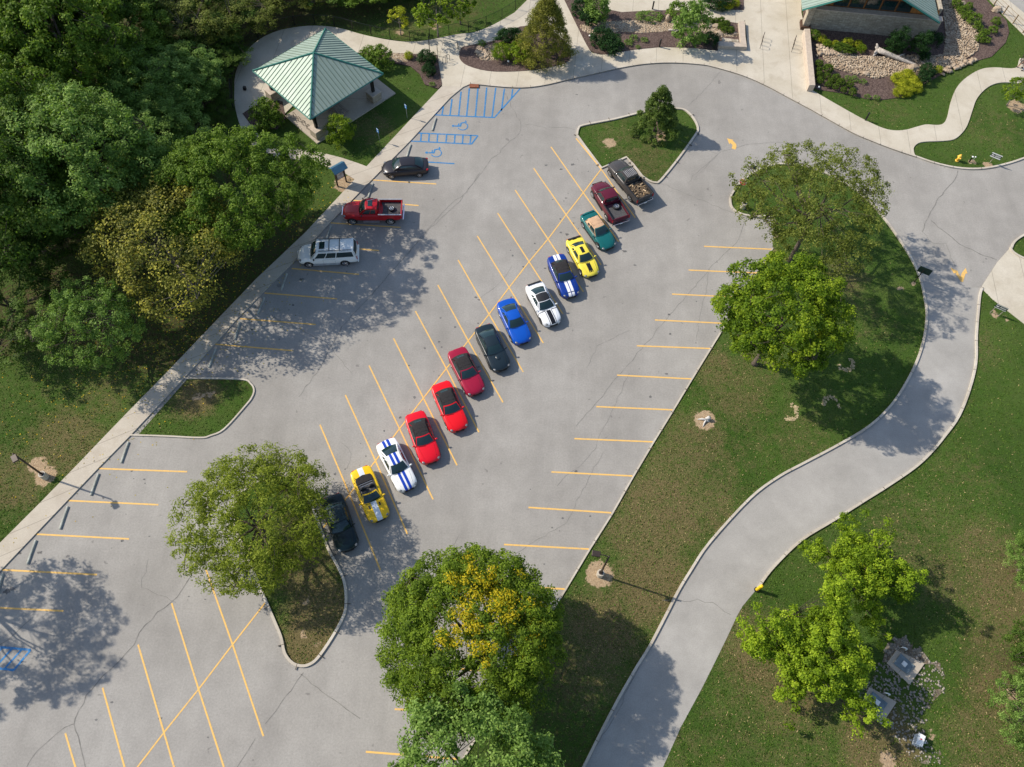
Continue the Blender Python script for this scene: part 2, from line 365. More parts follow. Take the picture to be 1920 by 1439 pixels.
# --- concrete
def walk(name,loops,z,mat,label=None):
    mb=MB();L=loops
    tri=geometry.tessellate_polygon([[Vector((x,y,0)) for x,y in L]]);f=[]
    for a,b,c in tri:
        A=(L[b][0]-L[a][0])*(L[c][1]-L[a][1])-(L[b][1]-L[a][1])*(L[c][0]-L[a][0]);f.append((a,b,c) if A>0 else (c,b,a))
    mb.add([(x,y,z) for x,y in L],f);n=len(L);A=sum(L[i][0]*L[(i+1)%n][1]-L[(i+1)%n][0]*L[i][1] for i in range(n))
    s=[(i,n+i,n+(i+1)%n,(i+1)%n) for i in range(n)]
    mb.add([(x,y,z) for x,y in L]+[(x,y,-.1) for x,y in L],s if A>0 else [t[::-1] for t in s]);return struct(name,mb,mat,label)
swl=[(-300,1300),(0,1020),(80,940),(150,868),(192,824),(247,767),(310,703),(370,640),(480,525),(573,437),(666,337),(688,313),(820,172),(829,163)]
walk('sidewalk',W(swl)+[(x+.0,y) for x,y in W([(868,165),(845,184),(830,200),(770,265),(699,337),(620,418),(568,475),(494,549),(447,597),(400,650),(347,709),(245,818),(185,879),(0,1073),(-60,1131),(-260,1352)])],.1,M['walk'])
walk('sidewalk_branch',W([(666,338),(640,322),(590,307),(540,297),(500,292),(500,280),(545,280),(592,285),(640,297),(670,307),(689,314)]),.096,M['walk'])
crv=[(1717,296),(1713,287),(1713,278),(1721,270),(1736,267),(1763,266),(1787,263),(1802,252),(1813,236),(1822,210),(1830,188),(1844,171),(1861,160),(1883,156),(1920,159),(1990,165)]
crn=[(1990,120),(1920,112),(1911,112),(1903,129),(1863,128),(1837,132),(1811,147),(1793,166),(1782,193),(1776,219),(1769,232),(1758,236),(1736,235),(1719,239),(1697,245),(1675,246),(1653,241),(1622,227),(1587,208),(1533,177),(1515,166)]
pl=front_w+SF(crv)[1:]+SF(crn)+W([(1517,160),(1508,53),(1502,25),(1502,-40),(1394,-40),(1394,21),(1366,20),(1349,14),(1310,0),(1270,-12),(1131,-20),(1131,20)])+SF([(1131,20),(1165,25),(1215,22),(1290,21),(1318,30),(1343,39),(1384,46)],3)+W([(1397,40),(1401,89),(1347,92),(1345,97)])+SF([(1301,92),(1260,90),(1240,90),(1190,95),(1135,104),(1117,102),(1105,95),(1080,47),(1057,0),(1040,-30)],4)+W([(1010,-30),(990,0)])+SF([(965,25),(927,47),(890,62),(857,66),(807,76),(770,80),(732,77),(682,67),(635,54),(595,50),(560,52),(520,60),(485,77),(457,105),(442,140),(440,172),(441,200),(452,240),(475,275)],4)+SF([(490,270),(478,235),(476,205),(507,190),(527,192),(534,215)],3)+W([(600,150),(655,100),(730,101),(820,105),(829,163),(868,165)])
walk('plaza_walk',pl,.104,M['plaza'])
walk('driveway_apron',W([(1894,465),(1897,472),(1908,480),(1925,490),(1990,530),(1990,670),(1920,608),(1861,562),(1839,540),(1870,492)]),.05,M['plaza'])
# planting beds lie on the paving: (name, outline)
def bed(L,z,mat,name='mulch_bed'): return walk(name,SF(L+[L[0]],3)[:-1],z,mat)
bed1=[(862,100),(862,112),(877,125),(915,135),(965,136),(1015,131),(1058,121),(1070,110),(1068,98),(1055,75),(1020,55),(975,52),(927,78),(885,86),(866,91)]
bed(bed1,.14,M['mulch'])
bed2=[(1044,-20),(1060,5),(1080,47),(1105,95),(1117,102),(1135,104),(1190,95),(1240,90),(1301,92),(1345,96),(1347,90),(1399,88),(1396,44),(1384,46),(1343,39),(1318,30),(1290,21),(1215,22),(1165,25),(1131,18),(1129,-20)]
walk('mulch_bed',W(bed2),.14,M['mulch'])
walk('mulch_bed',W([(1270,-15),(1310,0),(1349,14),(1366,20),(1394,21),(1394,-20)]),.14,M['mulch'])
bed3=[(730,101),(820,105),(829,160),(822,168),(797,160),(787,140),(770,126),(732,118),(700,112),(680,100)]
walk('mulch_bed',W(bed3),.13,M['mulch'])
bed4=[(1506,52),(1517,161),(1533,169),(1587,177),(1622,186),(1653,188),(1686,184),(1719,166),(1763,142),(1789,127),(1828,116),(1859,107),(1885,81),(1892,61),(1887,40),(1850,2),(1845,-30),(1504,-30)]
walk('mulch_bed',W(bed4),.06,M['mulch'])
walk('mulch_bed',W([(455,215),(478,200),(507,192),(530,192),(536,222),(520,243),(490,240),(470,235)]),.13,M['mulch'])
g2=[(1086,50),(1110,45),(1150,42),(1245,40),(1300,44),(1320,46),(1349,53),(1383,64),(1382,71),(1354,71),(1318,62),(1280,57),(1240,62),(1200,64),(1165,62),(1105,65),(1092,60)]
g1=[(895,90),(920,86),(945,92),(940,110),(925,116),(902,115),(891,101)]
g4=[(1533,85),(1550,92),(1577,101),(1622,107),(1671,107),(1708,105),(1745,106),(1768,103),(1773,70),(1765,0),(1765,-20),(1785,-20),(1793,17),(1828,42),(1835,75),(1835,94),(1806,116),(1769,131),(1723,136),(1690,140),(1640,149),(1598,140),(1561,129),(1544,112)]
g3=[(732,102),(760,103),(765,118),(745,118),(732,114)]
for L,z in((g1,.16),(g2,.16),(g4,.08),(g3,.15)): walk('gravel_bed',W(L),z,M['gravel'])
g5=[(1676,1200),(1700,1200),(1738,1235),(1760,1255),(1768,1285),(1742,1318),(1730,1345),(1735,1380),(1762,1412),(1745,1428),(1700,1415),(1672,1375),(1648,1350),(1618,1328),(1600,1300),(1635,1270)]
rr=random.Random(3);g5w=[(x+rr.uniform(-.35,.35),y+rr.uniform(-.35,.35)) for x,y in smoothline(W(g5),9,True)]
walk('drain_gravel_bed',g5w,.015,M['drain'])
M['rubb']=flat('drain_stone',(.26,.23,.19),.9,var=.45,sc_=2)
# real stones strewn over the gravel
def stones(name,polys,n,s0,s1,z,seed,mat):
    r=np.random.default_rng(seed);T=[]
    base=np.array([(1,0,0),(-1,0,0),(0,1,0),(0,-1,0),(0,0,1),(0,0,-1)],float)
    F8=np.array([(0,2,4),(2,1,4),(1,3,4),(3,0,4),(2,0,5),(1,2,5),(3,1,5),(0,3,5)])
    for poly,k in zip(polys,n):
        a=np.array(poly);x=r.uniform(a[:,0].min(),a[:,0].max(),k*4);y=r.uniform(a[:,1].min(),a[:,1].max(),k*4)
        m=inpoly(x,y,poly);T.append(np.stack([x[m][:k],y[m][:k]],1))
    T=np.concatenate(T);N=len(T);s=r.uniform(s0,s1,N)**1.0
    v=base[None]*s[:,None,None]*r.uniform(.6,1.3,(N,6,1))*np.array([1,1,.6]);a=r.uniform(0,6.3,N);c_,s_=np.cos(a)[:,None],np.sin(a)[:,None]
    vx=v[:,:,0]*c_-v[:,:,1]*s_;vy=v[:,:,0]*s_+v[:,:,1]*c_
    V=np.stack([vx+T[:,0:1],vy+T[:,1:2],v[:,:,2]+z+s[:,None]*.2],-1).reshape(-1,3)
    Fc=(F8[None]+6*np.arange(N)[:,None,None]).reshape(-1,3)
    me=bpy.data.meshes.new(name);mesh_np(me,V,Fc,3);me.materials.append(mat);return tag(link(name,me),kind='stuff')
stones('river_stones',[W(g2),W(g1),W(g4)],[1500,250,4200],.05,.17,.12,4,M['rock'])
stones('drain_rubble',[g5w],[900],.04,.13,.0,19,M['rubb'])
stones('edging_rubble',[W(Z(1520,60,6.857,(80,170),(200,200),(330,240),(470,300),(330,310),(150,310),(70,330))),W([(891,92),(905,88),(915,100),(930,112),(915,116),(900,108)]),W([(1769,130),(1828,112),(1830,117),(1766,143),(1760,140)])],[110,60,60],.15,.38,.12,9,M['rock'])
# --- painted lines
ym=MB();bm=MB();zy=.017
def pl_(mb,a,b,wd=.11,z=zy): ribbon(mb,[a,b],wd,z)
C=[(1093.6,362),(1061.5,403.4),(1027.5,448.8),(992,491.3),(954.5,539.7),(917,589.7),(878,639.5),(836.9,691.6),(793.9,747),(749.1,804.3),(704,864.5),(655.3,927.3),(436.2,1209),(372.5,1292.8),(307.5,1374),(240,1462)]
ends=[((1033,276),(1160,454)),((1000.6,316),None),((966,357),None),((933,400),None),((895,443),None),((859,488),(981,698)),((821,535),(943,755)),((779,584),(898,811)),((738,635),(857,873)),((692,686),(812,937)),((647.6,741),(764,1002)),((600,797),(713,1069)),((385,1065),(494,1381)),((322,1131.5),(420,1439)),((259,1209),None),((192.5,1290),None)]
for c,(a,b) in zip(C,ends):
    c=Vector(P(*c));a=Vector(P(*a));b=Vector(P(*b)) if b else c+(c-a)
    pl_(ym,a,c,.12);pl_(ym,c,b,.12)
pl_(ym,P(1080,260),P(1127,317.5),.12);pl_(ym,P(1127,317.5),P(1191,409),.12);pl_(ym,P(122.5,1375),P(160,1500),.12)
ribbon(ym,W([(1127,318)]+C[:12]+[(606,990)]),.11,.019);ribbon(ym,W([(497,1131)]+C[12:]+[(180,1540)]),.11,.019)
for a,b in[((1320,462.5),(1448,468)),((1291,507),(1422,512.5)),((1260,552),(1392,558)),((1228,600.5),(1362,607)),((1194,649),(1331,654)),((1157,704),(1296,711)),((1118,763),(1261,769)),((1077,823),(1224,829)),((1034,885.5),(1186,893)),((991,952),(1146,962)),((945,1021.5),(1104,1030)),((897,1095),(1059,1105)),((845,1172),(1012,1182)),((795,1250),(965,1262)),((740,1330),(912,1342)),((686,1410),(862,1424)),
 ((185,879),(351,885)),((126,939),(297,947)),((66,1002),(242,1011)),((4,1069),(182,1078)),((-65,1137),(119,1146)),((404,646),(548,658)),((450,598),(592,609)),((496,550),(632,561)),((547,504),(673,515)),((592,460),(711,470.5)),((620,418.5),(751,427)),((661,376),(785,386)),((697.7,338),(818,345.6))]:
    pl_(ym,P(*a),P(*b),.13)
def arrow(mb,pts,z=.02):
    L=W(pts);mb.add([(x,y,z) for x,y in L],[tuple(range(len(L)))])
zz=lambda *p:Z(1700,460,8.727,*p)
for q in(zz((885,600),(920,605),(960,470),(900,460),(872,545)),zz((965,375),(990,465),(940,470),(900,455)),zz((885,600),(880,520),(830,430),(800,470)),zz((715,370),(840,430),(800,455),(770,465))):
    L=W(q);A=sum(L[i][0]*L[(i+1)%len(L)][1]-L[(i+1)%len(L)][0]*L[i][1] for i in range(len(L)))
    ym.add([(x,y,.02+.001*len(ym.f)%.004) for x,y in (L if A>0 else L[::-1])],[tuple(range(len(L)))])
zz=lambda *p:Z(1000,150,4,*p)
ribbon(ym,smoothline(W(zz((1500,520),(1508,500),(1505,485),(1490,470),(1480,462))),4),.42,.02)
L=W(zz((1452,440),(1500,452),(1470,484)));ym.add([(x,y,.022) for x,y in L[::-1]],[(0,1,2)])
struct('road_markings',ym,M['yellow'])
def bl(a,b,wd=.15): pl_(bm,P(*a),P(*b),wd,.018+.0003*(len(bm.f)%9))
bl((815,216),(927,221));bl((927,221),(975,167));bl((815,216),(831,200))
zb=lambda *p:Z(420,0,4,*p)
for a,b in[((1635,865),(1645,800)),((1695,865),(1710,745)),((1760,868),(1778,690)),((1820,870),(1840,665)),((1885,875),(1905,660))]: bl(*zb(a,b))
for a,b in[((270,878),(290,660)),((330,880),(358,662)),((400,835),(423,668)),((475,745),(485,670))]: bl(*Z(840,0,4,a,b))
bl((767.8,265),(884,270.8));bl((782,250),(896,255));bl((767.8,265),(782,250));bl((884,270.8),(896,255))
for a,b in[((1475,1060),(1480,1002)),((1535,1065),(1540,1005)),((1598,1068),(1603,1008)),((1665,1070),(1670,1010)),((1728,1075),(1733,1013)),((1788,1078),(1793,1015)),((1845,1080),(1852,1018))]: bl(*zb(a,b))
bl((731,300),(852,307.5));bl((-40,1210),(57.5,1219),.16);bl((57.5,1219),(26,1257),.16);bl((-60,1247),(26,1257),.16)
for a,b in[((42,1217),(8,1255)),((24,1215),(-10,1253)),((6,1213),(-28,1251))]: bl(a,b,.14)
def isa(px,py,s=1.):
    """wheelchair symbol painted on the asphalt, head towards the sidewalk"""
    ox,oy=P(px,py);T=lambda x,y:(ox-y*s,oy+x*s)  # local right=x, up=y
    def st(pts,wd,z): ribbon(bm,[T(*p) for p in pts],wd*s,z)
    a=[T(.16*math.cos(q)-.12,.16*math.sin(q)+.88) for q in np.linspace(0,2*PI,13)[:-1]]
    bm.add([(x,y,.021) for x,y in a],[tuple(range(12))])
    st([(-.12,.68),(-.08,.05)],.2,.019);st([(-.1,.32),(.3,.3)],.13,.0195);st([(-.08,.08),(.36,.06)],.17,.020);st([(.34,.1),(.55,-.5)],.16,.0205);st([(.5,-.5),(.78,-.4)],.14,.021)
    st([(-.25+.56*math.cos(q)+.15,-.15+.56*math.sin(q)) for q in np.linspace(math.radians(120),math.radians(335),18)],.11,.0215)
isa(865,236,.95);isa(815.5,286,.95)
struct('accessible_parking_markings',bm,M['blue'])
# --- cracks and patches
ck=MB();rc=random.Random(11)
def crack(pts,wd=.05,jit=.06):
    L=W(pts);out=[]
    for i in range(len(L)-1):
        a,b=Vector(L[i]),Vector(L[i+1]);n=max(1,int((b-a).length/.5))
        for k in range(n): out.append(tuple(a.lerp(b,k/n)+Vector((rc.gauss(0,jit),rc.gauss(0,jit)))))
    out.append(L[-1]);ribbon(ck,out,wd,.0145+.0002*(len(ck.f)%7))
crack(Z(840,0,4,(430,700),(500,850),(550,940),(540,1000),(330,1190),(150,1420)),.05);crack(Z(840,0,4,(550,940),(620,935),(740,965)),.03);crack(Z(840,0,4,(750,955),(870,960),(950,975)),.04)
crack([(877,360),(840,387),(694,556),(640,614),(600,690),(560,745)],.05,.04);crack(Z(480,250,4.57,(1919,340),(1740,590),(1450,860),(1250,1090),(980,1400)),.05,.04)
crack(Z(1400,240,3.69,(1465,300),(1440,360),(1330,480),(1260,610),(1215,720)),.08,.05);crack(Z(1400,240,3.69,(1270,640),(1470,800),(1600,870),(1730,915)),.1,.04);crack(Z(1400,240,3.69,(1215,720),(1290,800),(1380,800),(1440,960)),.04)
q=lambda *p:Z(0,1079,4,*p)
crack(q((1430,0),(1330,170),(1180,280),(1040,430),(1010,520),(900,640),(820,710),(650,900),(560,1080),(555,1110),(600,1270),(640,1439)),.07,.04);crack(q((555,1110),(420,1190),(280,1320),(200,1439)),.05);crack(q((1919,1230),(1780,1439)),.05);crack(q((230,320),(60,480),(0,520)),.05)
q=lambda *p:Z(380,1000,4,*p)
crack(q((760,1060),(700,1130),(470,1430)),.05);crack(q((740,1060),(900,1190),(1180,1390)),.05,.03);crack(q((1919,20),(1770,200)),.03)
crack([(500,590),(610,640),(660,700)],.03);crack([(1402,400),(1385,450),(1330,505),(1215,640),(1080,800)],.04,.05);crack([(1240,345),(1380,402)],.04)
crack([(1330,505),(1325,540),(1308,610)],.03);crack([(1045,910),(1110,850),(1180,700)],.03);crack([(950,1050),(1060,980),(1130,850)],.03);crack([(1309,610),(1307,640)],.03)
crack([(1180,620),(1120,650),(1100,690)],.03);crack([(1245,1125),(1335,1130),(1370,1153)],.04);crack([(1240,1180),(1200,1240),(1160,1330),(1100,1430)],.04)
crack([(280,1050),(265,1100),(330,1130)],.03);crack([(900,560),(930,540),(960,500)],.025);crack([(1350,135),(1320,170),(1290,200)],.03,.05);crack([(640,830),(660,850),(650,880)],.025)
crack([(1278,265),(1345,290),(1300,340),(1310,335)],.02)
crack([(1352,285),(1400,272),(1450,267),(1520,270)],.04,.02);crack([(1352,285),(1300,330),(1290,345)],.03,.03)
struct('road_cracks',ck,M['crack'])
pm=MB();rp=random.Random(2)
for px,py,r in((1074,309,.3),(1024,310,.2),(1052,318,.18),(1061,372,.15),(1063,440,.28),(1170,471,.3),(566,524,.3),(75,1037,.25),(1191,498,.2),(1036,375,.12),(1005,470,.12),(12,1110,.35),(24,1104,.35),(300,1347,.18),(210,1317,.14),(180,1350,.14),(1849,486,.12),(1844,492,.12),(390,1383,.1),(280,1006,.1),(1081,178,.15),(354,1119,.1),(385,1124,.1)):
    x,y=P(px,py);pm.add([(x+r*rp.uniform(.4,1.1)*math.cos(a),y+r*rp.uniform(.2,.7)*math.sin(a),.0155) for a in np.linspace(0,2*PI,12)[:-1]],[tuple(range(11))])
for k in range(110):
    c0=rp.choice(C[:12] if k%2 else [(1350,530),(1290,625),(1220,735),(1130,860),(1050,990),(260,900),(190,965),(110,1035),(520,580),(600,490),(700,350),(480,625),(380,690)])
    x,y=P(*c0);x+=rp.uniform(-3.2,3.2);y+=rp.uniform(-3.2,3.2)
    if inpoly(np.array([x]),np.array([y]),outer)[0] and not inpoly(np.array([x]),np.array([y]),I1w)[0] and not inpoly(np.array([x]),np.array([y]),I2w)[0]:
        r=rp.uniform(.04,.16);pm.add([(x+r*rp.uniform(.5,1.1)*math.cos(a),y+r*rp.uniform(.4,1)*math.sin(a),.0152+.00001*k) for a in np.linspace(0,2*PI,10)[:-1]],[tuple(range(9))])
struct('oil_stains',pm,M['patch'])
# storm drain inlet
d=MB();x,y=P(889,163);d.box((x,y,.08),(1.0,.5,.14),.05);t=d.build('storm_drain',flat('rusty_iron',(.22,.07,.03),.8,var=.5,sc_=8),bevel=.02);tag(t,'rusty storm drain inlet in the kerb at the top of the blue hatching','drain')
# ================================================================== VEHICLES
def paint(name,c,stripes=(),rough=.28,metal=.0):
    t=NT(name);base=t.n('RGB');base.outputs[0].default_value=(*c,1);base=base.outputs[0]
    n=t.noise(1.5,3);base=t.mix(.12,base,t.ramp(n,(.3,.3),(.7,.7)),'OVERLAY')
    if stripes:
        s=t.n('SeparateXYZ');t.set(s,0,t.obj())
        for (x0,x1,y0,y1,cc) in stripes:
            m=t.math('MULTIPLY',t.math('GREATER_THAN',s.outputs[0],x0),t.math('LESS_THAN',s.outputs[0],x1))
            m=t.math('MULTIPLY',m,t.math('MULTIPLY',t.math('GREATER_THAN',s.outputs[1],y0),t.math('LESS_THAN',s.outputs[1],y1)))
            base=t.mix(m,base,cc)
    return t.fin(base,rough,metal,.35,**{'Coat Weight':.2,'Coat Roughness':.05})
M['glass']=NT('tinted_glass').fin((.012,.03,.032),.06,spec=.8)
M['glassb']=NT('clear_dark_glass').fin((.02,.05,.055),.08,spec=.7)
M['trim']=flat('black_trim',(.012,.012,.013),.5);M['tyre']=flat('tyre_rubber',(.018,.018,.018),.85)
M['alloy']=NT('wheel_alloy').fin((.55,.56,.58),.3,.85);M['chrome']=NT('chrome').fin((.8,.8,.82),.12,1.)
M['head']=NT('headlight_glass').fin((.16,.17,.18),.3,.1);M['tail']=NT('taillight_glass').fin((.45,.01,.012),.15)
M['cloth']=flat('soft_top_cloth',(.028,.026,.027),.95,var=.25,sc_=8,spec=.2);M['tan']=flat('tan_soft_top_cloth',(.52,.33,.2),.95,var=.12)
M['seat']=flat('black_leather',(.02,.02,.022),.5);M['plate']=flat('licence_plate',(.7,.72,.74),.5);M['bedl']=flat('bed_liner',(.06,.06,.063),.8,var=.3,sc_=6)
PM={}
def part(mb,name,mat,par,label=None,**k):
    o=mb.build(name,mat,par,**k)
    if label:o['label']=label
    return o
def sym(fn,*a):
    for s in(1,-1): fn(s,*a)
def loft(st,bow=.34,bowr=.22):
    mb=MB();rings=[]
    for (x,w,zb,ze,zc) in st:
        h=[(0,zb),(.7*w,zb),(.95*w,zb+.04),(1.0*w,zb+.22*(ze-zb)+.06),(1.0*w,zb+.6*(ze-zb)),(.965*w,ze-.05),(.90*w,ze),(.5*w,ze+.75*(zc-ze)),(0,zc)]
        r=[(x,y,z) for y,z in h]+[(x,-y,z) for y,z in h[-2:0:-1]];rings.append(r)
    N=len(rings[0]);v=[p for r in rings for p in r];f=[]
    for i in range(len(rings)-1):
        for k in range(N): f.append((i*N+k,(i+1)*N+k,(i+1)*N+(k+1)%N,i*N+(k+1)%N))
    f.append(tuple(range(N)));f.append(tuple(((len(rings)-1)*N+k) for k in range(N))[::-1])
    xe=st[-1][0];xr=st[0][0]
    def bend(p):
        x,y,z=p;q=min(1,(y/.95)**2)
        a=max(0,(x-(xe-.95))/.95);b=max(0,((xr+.7)-x)/.7)
        return (x-bow*a*q+.5*bowr*b*q*1.4,y,z)
    mb.add([bend(p) for p in v],f);return mb
def wheel_mesh():
    t=MB();v=[];n=24
    prof=[(.20,-.1),(.29,-.115),(.33,-.09),(.335,0),(.33,.09),(.29,.115),(.235,.10),(.225,.06)]
    for k in range(n):
        a=2*PI*k/n
        for r,y in prof: v.append((r*math.cos(a),y,r*math.sin(a)))
    m=len(prof);t.add(v,[(k*m+j,k*m+j+1,((k+1)%n)*m+j+1,((k+1)%n)*m+j) for k in range(n) for j in range(m-1)])
    r=MB();r.cyl((0,.045,0),.228,.02,20,'y');rim=[]
    s=MB()
    for k in range(5):
        a=2*PI*k/5;s.tube([(0,.085,0),(.21*math.cos(a),.088,.21*math.sin(a))],[.045,.03],5)
    n=20;v=[];
    for k in range(n):
        a=2*PI*k/n
        for rr_,y in((.235,.11),(.205,.1),(.2,.05)): v.append((rr_*math.cos(a),y,rr_*math.sin(a)))
    s.add(v,[(k*3+j,((k+1)%n)*3+j,((k+1)%n)*3+j+1,k*3+j+1) for k in range(n) for j in range(2)]);s.cyl((0,.09,0),.06,.03,10,'y')
    return t,r,s
_T,_R,_S=wheel_mesh()
def mesh_of(mb,mat,name,smooth=True):
    me=bpy.data.meshes.new(name);me.from_pydata(mb.v,[],mb.f);me.materials.append(mat);me.polygons.foreach_set('use_smooth',[smooth]*len(me.polygons));return me
ME_T=mesh_of(_T,M['tyre'],'tyre');ME_R=mesh_of(_R,M['trim'],'brake_disc',False);ME_S=mesh_of(_S,M['alloy'],'rim',False)
ME_SD=mesh_of(_S,flat('dark_alloy',(.08,.08,.085),.35,.7),'rim_dark',False)
def wheels(root,xf,xr,yw,r=.335,dark=False,wd=1.):
    for x in(xf,xr):
        for s in(1,-1):
            e=empty('wheel',(x,s*yw,r));e.parent=root;e.scale=(r/.335,s*wd,r/.335)
            if s<0: e.scale=(r/.335,-wd,r/.335)
            link('tyre',ME_T,e);link('brake_disc',ME_R,e);link('rim',ME_SD if dark else ME_S,e)
def arches(root,xf,xr,yb,r,t=.05):
    for x in(xf,xr):
        for s in(1,-1):
            a=MB();n=20;R=r+.055
            v=[(x+R*math.cos(q),s*(yb+.004),r+R*math.sin(q)) for q in np.linspace(-.35,PI+.35,n)]
            v2=[(p[0],s*(yb-.25),p[2]) for p in v]
            a.add(v+v2,[tuple(range(n)) if s<0 else tuple(range(n))[::-1]]+[(i,i+1,n+i+1,n+i) for i in range(n-1)])
            part(a,'wheel_arch',M['trim'],root)
class Cabin:
    """greenhouse described by belt line and roof line; panels are patches of it"""
    def __init__(s,xf,xr,yb,zf,zr,txf,txr,yt,zt,bow=.12,crown=.05,ztr=None):
        s.__dict__.update(locals());s.ztr=ztr or zt
    def bot(s,e,u):
        return (s.xf+s.bow*(1-u*u),u*s.yb,s.zf+.02*(1-u*u)) if e else (s.xr-s.bow*.8*(1-u*u),u*s.yb*.97,s.zr+.02*(1-u*u))
    def top(s,e,u):
        return (s.txf+.6*s.bow*(1-u*u),u*s.yt,s.zt+s.crown*(1-u*u)) if e else (s.txr-.3*s.bow*(1-u*u),u*s.yt*.97,s.ztr+s.crown*(1-u*u))
    def end(s,e):
        def fn(u,v):
            a=s.bot(e,u);b=s.top(e,u);k=.05*math.sin(PI*v)
            return (a[0]+(b[0]-a[0])*v+(k*.5 if e else -k*.5),a[1]+(b[1]-a[1])*v,a[2]+(b[2]-a[2])*v+k)
        return fn
    def side(s,sg):
        def fn(u,v): # u 0 rear ..1 front
            a=[p*(1-u)+q*u for p,q in zip(s.bot(0,sg),s.bot(1,sg))];b=[p*(1-u)+q*u for p,q in zip(s.top(0,sg),s.top(1,sg))]
            k=.04*math.sin(PI*v)+.03*math.sin(PI*u)
            b[2]+=.03*math.sin(PI*u)
            return (a[0]+(b[0]-a[0])*v,a[1]+(b[1]-a[1])*v+sg*k,a[2]+(b[2]-a[2])*v)
        return fn
    def roof(s):
        def fn(u,v): # u across, v rear->front
            a=s.top(0,u);b=s.top(1,u);return (a[0]+(b[0]-a[0])*v,(a[1]+(b[1]-a[1])*v)*(1+0),a[2]+(b[2]-a[2])*v+.03*math.sin(PI*v))
        return fn
    def shell(s,roof=True):
        m=MB();m.patch(s.end(1),-1,1,0,1,10,5);m.patch(s.end(0),-1,1,0,1,10,5,flip=True)
        m.patch(s.side(1),0,1,0,1,10,4,flip=True);m.patch(s.side(-1),0,1,0,1,10,4)
        if roof:m.patch(s.roof(),-1,1,0,1,10,6,flip=True)
        return m
    def windscreen(s,root,mat=None,o=.008,a=.9,v0=.08,v1=.93): part(MB().patch(s.end(1),-a,a,v0,v1,10,5,off=o),'windscreen',mat or M['glass'],root,smooth=True)
    def rear(s,root,a=.8,v0=.15,v1=.9,mat=None): part(MB().patch(s.end(0),-a,a,v0,v1,10,5,off=-.008,flip=False).flip(),'rear_window',mat or M['glass'],root,smooth=True)
    def sides(s,root,rng):
        for sg in(1,-1):
            for (u0,u1,v0,v1) in rng:
                m=MB().patch(s.side(sg),u0,u1,v0,v1,6,3,off=.008 if sg<0 else -.008)
                if sg>0:m.flip()
                part(m,'side_window',M['glass'],root,smooth=True)
def _flip(s): s.f=[q[::-1] for q in s.f];return s
MB.flip=_flip
def mirrors(root,x,y,z,mat):
    for s in(1,-1):
        m=MB();m.ell((x,s*(y+.12),z),(.07,.13,.08));part(m,'side_mirror',mat,root,smooth=True)
